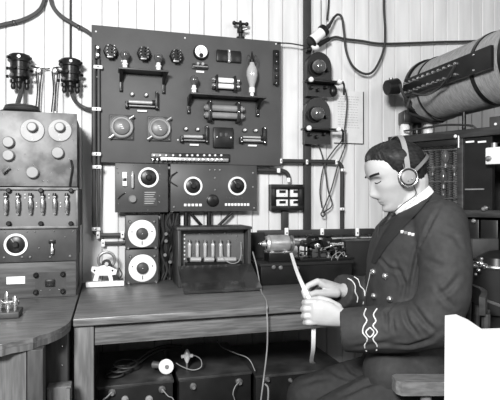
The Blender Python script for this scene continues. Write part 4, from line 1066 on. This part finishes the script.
hp_ = P(423, 372, 0)
man = thing('person', 'seated man in dark naval uniform looking down at paper tape in his hands', 'person', (hp_.x, hp_.y, .48), 0)

# ---- head (local: x forward, y man's left, z up)
fh = -dR
HO = P(397, 178, 0); pit = math.radians(19)
hx = (fh*math.cos(pit)-UP*math.sin(pit)); hz_ = (fh*math.sin(pit)+UP*math.cos(pit)); hy = LAT
HM = Matrix((( hx.x, hy.x, hz_.x, HO.x), (hx.y, hy.y, hz_.y, HO.y), (hx.z, hy.z, hz_.z, HO.z), (0, 0, 0, 1)))
def interp(tab, z):
    if z <= tab[0][0]: return tab[0][1]
    for i in range(len(tab)-1):
        if z <= tab[i+1][0]:
            a, b = tab[i], tab[i+1]; h_ = b[0]-a[0]; t_ = (z-a[0])/h_
            sl = lambda j: (tab[min(j+1, len(tab)-1)][1]-tab[max(j-1, 0)][1])/(tab[min(j+1, len(tab)-1)][0]-tab[max(j-1, 0)][0])
            m0, m1 = sl(i)*h_, sl(i+1)*h_
            return (2*t_**3-3*t_**2+1)*a[1]+(t_**3-2*t_**2+t_)*m0+(-2*t_**3+3*t_**2)*b[1]+(t_**3-t_**2)*m1
    return tab[-1][1]
FR = [(-.097, .045), (-.090, .064), (-.080, .072), (-.070, .0715), (-.064, .070), (-.045, .076), (-.03, .077), (0, .079), (.015, .079), (.03, .085), (.05, .0855), (.07, .081), (.085, .073), (.098, .057), (.108, .033), (.1145, 0)]
BK = [(-.097, .005), (-.085, -.012), (-.07, -.038), (-.05, -.058), (-.03, -.069), (0, -.079), (.03, -.083), (.06, -.078), (.085, -.062), (.1, -.040), (.1145, -.010)]
WD = [(-.097, .014), (-.09, .026), (-.08, .034), (-.065, .043), (-.045, .052), (-.02, .062), (0, .068), (.02, .072), (.05, .074), (.07, .069), (.09, .054), (.105, .032), (.1145, .004)]
def G(x_, s_): return math.exp(-(x_/s_)**2)
def headpt(a, z, off=0.0):
    xf, xb, w_ = interp(FR, z), interp(BK, z), interp(WD, z); zo = z
    xc = 4.0*max(0, -.018-z)**2
    ca, sa = math.cos(a), math.sin(a); e = .86 if ca > 0 else .95
    x_ = xc+((xf-xc) if ca > 0 else (xc-xb))*math.copysign(abs(ca)**e, ca); y_ = w_*math.copysign(abs(sa)**.9, sa)
    if ca > 0:
        ay = abs(y_)
        nb_ = 0
        if -.044 < z < .026:
            t_ = (.026-z)/.051
            h_ = .0225*min(1, t_)**1.25 if z > -.025 else .0225*max(0, (z+.044)/.019)**.6
            nw = .0065+.006*min(1, t_)
            nb_ = h_*G(y_, nw)
            nb_ += .006*G(ay-.012, .006)*G(z+.031, .009)
        x_ += nb_
        x_ -= .0135*G(ay-.031, .015)*G(z-.015, .010)            # eye socket
        x_ += .0065*G(ay-.031, .011)*G(z-.010, .008)            # eyelid
        x_ += .0035*G(ay-.028, .018)*G(z-.030, .006)            # brow
        x_ += .0065*G(y_, .018)*G(z+.0515, .0042)+.0065*G(y_, .016)*G(z+.0605, .0045)   # lips
        x_ -= .003*G(y_, .022)*G(z+.0560, .0018)
        x_ -= .003*G(y_, .02)*G(z+.068, .005)
        x_ += .003*G(y_, .016)*G(z+.083, .009)
        y_ += math.copysign(.004*G(ay-.05, .018)*G(z+.012, .018), y_)
    if z > .05: z = .05+(z-.05)*.87
    v = Vector((x_, y_, z))
    if off: v += Vector((x_, y_, z*.8)).normalized()*off
    return v
body = MB()
NA, NZ = 112, 88
zz_ = [-.097+.2115*(1-math.cos(PI*i/(NZ-1)))/2 for i in range(NZ)]
body.rings([[HM @ headpt(2*PI*k/NA, z) for k in range(NA)] for z in zz_])
# neck, torso, limbs
limb(body, [HM @ Vector((-.035, 0, -.02)), P(410, 200, 0), P(416, 214, 0), P(424, 240, 0)], [.056, .053, .058, .08])
limb(body, [P(424, 250, 0), P(420, 300, 0), hp_], [.105, .11, .115])
LA = [P(441, 224, .155), P(446, 262, .20), P(434, 322, .215), P(395, 327, .17), P(346, 319, .122)]
limb(body, LA, [.048, .046, .038, .036, .0265])
RA = [P(428, 224, -.155), P(418, 262, -.20), P(402, 304, -.20), P(370, 300, -.12), P(345, 291, -.045)]
limb(body, RA, [.048, .046, .038, .034, .0255])
KL, KR = P(306, 436, .14), P(308, 397, -.10)
HL, HR = P(422, 385, .09), P(422, 372, -.09)
def ground(p, dx=0, z=.09): return Vector((p.x, p.y, z))+dR*dx
limb(body, [HL, KL, ground(KL, .05)], [.085, .052, .038]); limb(body, [HR, KR, ground(KR, .05)], [.085, .052, .038])
# left hand: fist round the tape, back of the hand to the camera
def hloft(secs):                              # centre px,py,l ; half height, half thickness (m)
    rs = []
    for (px, py, l, hh, ht) in secs:
        c = P(px, py, l); rs.append([c+UP*hh*math.sin(2*PI*k/20)+LAT*ht*math.cos(2*PI*k/20) for k in range(20)])
    body.rings(rs)
hloft([(347, 318, .122, .025, .022), (340, 317, .122, .028, .020), (332, 314.5, .124, .034, .018), (322, 312.5, .126, .038, .017), (313, 312, .126, .037, .0145), (310, 312.2, .123, .034, .010)])
for i, (y_, dx) in enumerate(((301.5, 0), (308.3, -1.2), (315.2, -.8), (321.6, .8))):
    rr = (.0095, .0098, .0095, .0085)[i]
    limb(body, [P(315, y_+.6, .128), P(307+dx, y_+.9, .122), P(304.5+dx, y_+1.2, .105), P(309+dx, y_+1.6, .087), P(317+dx, y_+1.8, .085)], [rr*.95, rr*1.05, rr, rr*.92, rr*.85])
limb(body, [P(337, 308, .112), P(328, 302, .105), P(320, 299, .094), P(312.5, 299.5, .082)], [.016, .0125, .0105, .0085])
# right hand: palm down, fingers and thumb pinching the tape
def hl2(secs):
    rs = []
    for (px, py, l, hh, ht) in secs:
        c = P(px, py, l); rs.append([c+(UP*.93+dR*.3).normalized()*hh*math.sin(2*PI*k/20)+LAT*ht*math.cos(2*PI*k/20) for k in range(20)])
    body.rings(rs)
hl2([(347, 291.5, -.045, .024, .026), (339, 290, -.042, .020, .030), (331, 287, -.036, .018, .037), (323, 284, -.032, .016, .041), (318, 283, -.03, .013, .041)])
for i, l_ in enumerate((.004, -.017, -.038, -.057)):
    k_ = 1-.04*i; rr = .0092-.0004*i
    limb(body, [P(323, 284.5, l_-.004), P(317.5, 281.5+.6*i, l_), P(308.5+1.2*i, 285.5+.8*i, l_+.010), P(303.8+2*i, 291.5+.3*i, l_+.024), P(305.5+2.2*i, 297+.2*i, l_+.030)], [rr*1.05, rr*1.1, rr, rr*.92, rr*.82])
limb(body, [P(336, 293, -.014), P(326, 293.5, .004), P(316, 293, .020), P(308, 295.5, .034)], [.016, .0125, .0105, .0088])
# ears
for s_ in (-1, 1):
    for q, r_ in (((-.004, s_*.072, .008), .013), ((-.006, s_*.072, .0), .013), ((-.003, s_*.070, -.014), .010)):
        c = HM @ Vector(q); body.sph(c, r_*.8, 10)
body = remesh(body, .0027, 2, .4)
body.build('body', 'skin', man, True, ang=80)

# face details
MBo = MB(); 
for s_ in (-1, 1):
    pts_ = [HM @ (headpt(math.asin(max(-1, min(1, s_*t_))), .030+.004*math.sin((t_-.2)*4), 0)+Vector((.0012, 0, 0))) for t_ in (.34, .42, .52, .63, .74)]
    MBo.tube(pts_, .0034, 6, 3)
MBo.build('eyebrows', 'hair', man, True)
MBo = MB()
for s_ in (-1, 1):
    pts_ = [HM @ (headpt(math.asin(s_*t_), .010-.004*math.sin((t_-.22)/.42*PI), 0)+Vector((.001, 0, 0))) for t_ in (.24, .34, .44, .54, .62)]
    MBo.tube(pts_, .0014, 6, 3)
MBo.build('eyelashes', 'hair', man, True)
MBo = MB(); MBo.tube([HM @ (headpt(math.asin(t_), -.056)+Vector((.0004, 0, 0))) for t_ in (-.40, -.2, 0, .2, .40)], .0017, 6, 4)
MBo.build('mouth_line', 'lips', man, True)

# hair: a shell over the skull, swept back, ragged hairline
def hairline(a):                              # lower edge of hair at angle a (0 = front)
    a = abs((a+PI) % (2*PI)-PI); d = math.degrees(a)
    return interp([(0, .083), (20, .084), (40, .080), (55, .073), (64, .067), (70, .058), (74, .044), (79, .028), (85, .014), (90, -.002), (97, .002), (103, .018), (112, .010), (124, -.03), (140, -.056), (180, -.064)], d)
mb = MB(); rs = []; NH = 40
for j in range(NH+1):
    ring = []
    for k in range(NA):
        a = 2*PI*k/NA; lo = hairline(a)+.002*math.sin(k*2.3); z = lo+(.1140-lo)*(math.sin(j/NH*PI/2))
        t_ = j/NH
        th_ = .0015+.010*min(1, t_*(4-2.4*max(0, math.cos(a))))+.004*math.sin(min(1, t_)*PI)
        if math.cos(a) > .3: th_ += .002*G(t_-.35, .25)*math.cos(a)
        th_ += .0011*math.sin(a*34+z*60)+.0014*noise.noise(Vector((math.cos(a)*3, math.sin(a)*9, z*30)))
        ring.append(HM @ headpt(a, z, th_))
    rs.append(ring)
inner = [[HM @ headpt(2*PI*k/NA, hairline(2*PI*k/NA), -.004) for k in range(NA)]]
mb.rings(inner+rs)
mb.build('hair', 'hair', man, True, ang=60)

# ---- jacket
jk = MB()
loftsec(jk, [((374, 372), (442, 366), .15), ((368, 345), (447, 342), .16), ((367, 315), (452, 312), .155), ((367, 288), (458, 285), .155), ((368, 262), (461, 256), .165),
             ((372, 243), (461, 232), .175), ((378, 229), (456, 215), .165), ((386, 220), (448, 204), .135), ((392, 216), (437, 195), .090), ((395, 214.5), (432, 191), .068)], 40, .93)
SLl = [P(441, 225, .150), P(446, 258, .200), P(444, 295, .22), P(433, 322, .215), P(395, 329, .170), P(343, 330, .122)]
SLr = [.074, .068, .068, .070, .066, .0600]
for i in range(len(SLl)-2): cap(jk, SLl[i], SLl[i+1], SLl and SLr[i], SLr[i+1], 24)
jk.sph(SLl[4], SLr[4]*.995, 24); jk.cyl(SLl[4], SLl[5], SLr[4], SLr[5], 32)
SR = [P(428, 226, -.150), P(416, 262, -.20), P(402, 300, -.19), P(375, 297, -.12), P(341, 290.5, -.046)]
SRr = [.074, .066, .064, .059, .0545]
for i in range(3): cap(jk, SR[i], SR[i+1], SRr[i], SRr[i+1], 24)
jk.cyl(SR[3], SR[4], SRr[3], SRr[4], 32)
# skirt of the jacket over the lap
cap(jk, P(418, 372, .07), P(392, 372, .10), .095, .085); cap(jk, P(418, 366, -.07), P(385, 366, -.10), .095, .08)
# stand of collar
jk = remesh(jk, .0055, 4, .5)
creases(jk.bm, [
 ([(398, 302), (386, 312), (388, 328)], .006, .007), ([(404, 308), (408, 322), (418, 336)], .006, .007), ([(412, 304), (425, 322), (436, 332)], .007, .007),
 ([(392, 318), (394, 332)], .005, .006), ([(440, 205), (430, 225), (418, 250), (413, 275), (408, 300)], .006, .008), ([(395, 262), (405, 285), (402, 300)], .007, .006),
 ([(378, 256), (388, 268), (402, 272)], .006, .006), ([(435, 285), (446, 300), (455, 308)], .007, .005), ([(460, 275), (448, 290), (436, 296)], .008, .006),
 ([(380, 345), (410, 346), (430, 340), (442, 330)], .007, .006), ([(350, 348), (380, 344), (400, 340)], .008, .004), ([(440, 230), (455, 236), (462, 250)], .009, .004), ([(425, 260), (445, 268)], .009, .004)])
JB = bvh_of(jk.bm)
jacket = jk.build('jacket', 'navy', man, True, ang=80)
# lapel: raised strip of cloth along the front edge
def surf_patch(poly_a, poly_b, n, off, name, m, th=.0035, parent=man, label=None):
    A, Bp = [], []
    def samp(pl, t_):
        s_ = t_*(len(pl)-1); i = min(int(s_), len(pl)-2); f_ = s_-i
        return (pl[i][0]*(1-f_)+pl[i+1][0]*f_, pl[i][1]*(1-f_)+pl[i+1][1]*f_)
    rings = []
    for j in range(n+1):
        t_ = j/n; a, b = samp(poly_a, t_), samp(poly_b, t_); row = []
        for k in range(5):
            f_ = k/4; h_ = hit(JB, a[0]*(1-f_)+b[0]*f_, a[1]*(1-f_)+b[1]*f_, off)
            row.append(h_)
        if all(r is not None for r in row): rings.append(row)
    if len(rings) < 2: return None
    mb = MB(); dd = -ray(400, 250).normalized()*-th
    mb.rings([r+[p+dd for p in reversed(r)] for r in rings])
    o = mb.build(name, m, parent, True)
    if label: o['label'] = label
    return o
surf_patch([(400, 213), (391, 222), (383, 235), (376, 250), (372, 262)], [(432, 197), (420, 212), (404, 228), (388, 246), (376, 264)], 16, .0035, 'lapel', 'navyd')
# buttons, ribbons, cuff lace
for (px, py) in ((374.5, 272), (386, 276), (375, 296), (390.5, 299)):
    h_ = hit(JB, px, py, .003)
    if h_: MB().sph(h_, .0100, 12).build('button', 'steel', jacket, True)
for i in range(4):
    h_ = hit(JB, 402.5+3.6*i, 232+.9*i, .002)
    if h_: MB().box(h_, (.0085, .003, .0085), .0005, Quaternion((0, 0, 1), -TH)).build('medal_ribbon', 'lace' if i != 1 else 'knob', jacket, True)
def wav(pts, name, r=.0019):
    hh = [hit(JB, x_, y_, .001) for x_, y_ in pts]; hh = [h_ for h_ in hh if h_]
    if len(hh) > 1: MB().tube(hh, r, 6, 3).build(name, 'lace', jacket, True)
wl = [(366, 309), (364, 315), (367, 320.5), (363.5, 327), (363, 333), (367.5, 339), (364.5, 345), (366.5, 351)]
wr = [(377, 309), (373.5, 315), (376, 321), (373, 326), (377.5, 332), (373, 338.5), (377, 345), (376.5, 350)]
wav(wl, 'cuff_lace'); wav(wr, 'cuff_lace')
wav([(370, 327.5), (374, 332), (370, 337), (366, 332), (370, 327.5)], 'cuff_lace')
wav([(348, 278.5), (352, 281), (355, 286), (355, 292), (357.5, 297), (357, 302)], 'cuff_lace', .0018)
wav([(354, 277), (358, 280), (360, 286), (364, 290), (365, 296)], 'cuff_lace', .0018)
wav([(371, 270), (369, 280), (366, 292), (363, 304)], 'seam', .001)
# shirt collar and tie
NC = 40; rs = []
nc_f, nc_b = P(394, 213), P(431.5, 189); cc = (nc_f+nc_b)/2; ax = (nc_f-nc_b)/2; nz = LAT.cross(ax.normalized()).normalized()
if nz.z < 0: nz = -nz
for (h_, k_) in ((-.012, .99), (.006, .985), (.017, .95), (.017, .90), (.006, .93), (-.012, .93)):
    rs.append([cc+nz*h_+ax*math.cos(2*PI*k/NC)*k_+LAT*.0625*k_*math.sin(2*PI*k/NC) for k in range(NC)])
MB().rings(rs, cap=False, close=True).build('shirt_collar', 'shirt', man, True)
mb = MB(); mb.sph(P(392, 215, .0), (.014, .014, .014), 12); cap(mb, P(391, 216), P(384, 232), .012, .018); mb.build('necktie', 'tie', man, True)
# ---- trousers
tr = MB()
cap(tr, P(424, 376, .05), P(424, 376, -.05), .115, .115)
for (H_, K_) in ((HL, KL), (HR, KR)):
    limb(tr, [H_, H_.lerp(K_, .5), K_, K_.lerp(ground(K_, .05), .5), ground(K_, .05, .07)], [.100, .088, .072, .068, .065])
tr = remesh(tr, .007, 4, .5)
creases(tr.bm, [([(388, 378), (365, 385), (340, 396)], .010, .010), ([(300, 385), (315, 380), (330, 378)], .008, .004), ([(345, 362), (352, 372), (360, 376)], .008, .007), ([(325, 368), (340, 376), (362, 382)], .008, .005), ([(372, 358), (385, 372)], .008, .006)])
tr.build('trousers', 'trous', man, True, ang=80)
for K_ in (KL, KR):
    g = ground(K_, .05, 0); mb = MB(); rs = []
    for t_, w_, h_ in ((-.08, .02, .05), (-.06, .034, .075), (0, .038, .08), (.06, .045, .055), (.12, .047, .040), (.165, .035, .03), (.185, .012, .02)):
        rs.append([g+fh*t_+LAT*w_*math.cos(2*PI*k/16)+UP*(.002+h_*(.5+.5*math.sin(2*PI*k/16))) for k in range(16)])
    mb.rings(rs); mb.build('shoe', 'shoe', man, True)

# ---- headphones
hpn = thing('headphones', 'round-cupped wireless headphones with a pale leather band over the man\'s dark hair', 'headphones', HM @ Vector((-.03, 0, .0)))
for s_ in (1, -1):
    o_ = HM @ Vector((-.006, s_*.074, -.004)); n_ = LAT*s_
    cpz = MB().lathe(o_, n_, [(0, .024), (.003, .028), (.014, .028), (.017, .024)], 28).build('ear_cup', 'black', hpn, True)
    MB().lathe(o_+n_*.017, n_, [(0, .021), (.003, .020), (.005, .014)], 28).build('cap', 'disc', cpz, True)
    MB().torus(o_+n_*.016, n_, .0265, .0022).build('rim', 'steel', cpz, True)
    for k in (-1, 1): MB().sph(o_+n_*.023+HM.to_3x3() @ Vector((k*.006, 0, -.008)), .003, 8).build('screw', 'steel', cpz, True)
    MB().cyl(o_+n_*.008+hz_*.026, o_+n_*.006+hz_*.046, .006, .005).build('fork_stem', 'black', cpz, True)
M['dull_band'] = mat('grey_leather', .12, .5, var=.1, scale=30); M['band'] = mat('pale_leather', .22, .5, var=.1, scale=30)
def band(tilt, name, m, w_=.015, R=(.086, .132)):
    pts_ = []
    for k in range(-8, 9):
        a = k/8*math.radians(84); y_ = R[0]*math.copysign(abs(math.sin(a))**.62, a); r_ = R[1]*math.cos(a)
        pts_.append(HM @ (Vector((-.006, y_, -.004))+Vector((-math.sin(tilt)*r_+.0, 0, math.cos(tilt)*r_))))
    wv = HM.to_3x3() @ Vector((math.cos(tilt), 0, math.sin(tilt)))
    MB().ribbon(pts_, wv, w_, .0025, 3).build(name, m, hpn, True)
band(math.radians(15), 'headband', 'band', .015, (.090, .131)); band(math.radians(66), 'rear_band', 'dull_band', .010, (.086, .106))
tag(MB().tube([HM @ Vector((-.012, .093, -.030)), HM @ Vector((-.012, .080, -.06)), P(402, 205, .085), P(390, 216, .07), P(383, 222, .05), P(379, 228, .03), P(377.5, 240, .03)], .0015).build('headphone_cord', 'rubber'), 'dark cord falling from the headphones past the man\'s collar', 'cord')

# ---- paper tape
t0 = Vector((*at(291, 253, -.30).xy, 0)); t0 = at(291, 253, -.285)
tp = [t0, t0.lerp(P(304, 289, .028), .5)+Vector((0, 0, -.008)), P(303.5, 287, .046), P(309, 298, .066), P(313.5, 306, .072), P(313.5, 320, .073), P(313.5, 335, .075), P(313, 350, .04), P(311.5, 361, -.03), P(314, 363.5, -.06)]
tag(MB().ribbon(tp, (dR+UP*.22).normalized(), .0125, .0006, 6).build('paper_tape', 'paper'), 'narrow white paper tape running from the machine through the man\'s hands to his lap', 'tape')

# ================================================================ chair
sx = P(430, 400, 0); zs_ = .455
t = thing('armchair', 'pale wooden armchair with thick rounded arm, under the seated man', 'chair', (sx.x, sx.y, 0), math.atan2(dR.y, dR.x))
# local x = picture right, y = away from the camera
MB().bb((-.26, -.24, zs_-.035), (.17, .24, zs_), .012).build('seat', 'chair', t)
for sx_ in (-1, 1):
    for sy_ in (-1, 1): MB().cyl((-.05+sx_*.17, sy_*.20, zs_-.036), (-.05+sx_*.19, sy_*.22, .001), .022, .016).build('leg', 'chair', t)
def armrest(yy):
    pts_ = [(-.170, yy-.030), (-.182, yy-.015), (-.182, yy+.02), (-.168, yy+.032), (.15, yy+.028), (.15, yy-.028)]
    MB().prism(pts_, .620, .655).build('armrest', 'chair', t)
    MB().cyl((-.09, yy, zs_-.01), (-.10, yy, .619), .017, .014).build('arm_post', 'chair', t)
    MB().cyl((.12, yy, zs_-.01), (.125, yy, .619), .014, .013).build('arm_post', 'chair', t)
armrest(-.245); armrest(.25)
for yy in (-.09, -.03, .03, .09): MB().tube([(.10, yy, zs_-.01), (.125, yy, .65), (.135, yy, .80)], .008).build('spindle', 'cabw', t)
MB().tube([(.09, -.145, zs_-.01), (.10, -.150, .65), (.105, -.145, .80)], .012).build('back_post', 'cabw', t)
MB().tube([(.09, .145, zs_-.01), (.10, .150, .65), (.105, .145, .80)], .012).build('back_post', 'cabw', t)
MB().ribbon([(.085, -.165, .825), (.125, -.09, .83), (.138, 0, .83), (.125, .09, .83), (.085, .165, .825)], (0, 0, 1), .05, .016).build('crest_rail', 'cabw', t)

# ================================================================ white object lower right
poly = [(442.5, 410), (445, 317), (456, 315.8), (468, 321), (482, 330.5), (500, 330), (540, 330), (540, 410)]
dn = 1.07
P3 = [atd(px, py, dn) for px, py in poly]
t = thing('white_board', 'plain white board with sloping top corner standing upright beside the armchair', 'board', (P3[3].x, P3[3].y, 0))
lo = [Vector((P3[0].x, P3[0].y, 0))]+[p for p in P3[1:-1]]+[Vector((P3[-2].x, P3[-2].y, 0))]
dw = ray(444, 200).normalized()
mb = MB(); mb.rings([lo, [p+dw*.016 for p in lo]])
bmesh.ops.recalc_face_normals(mb.bm, faces=mb.bm.faces)
mb.build('body', 'white', t, True)
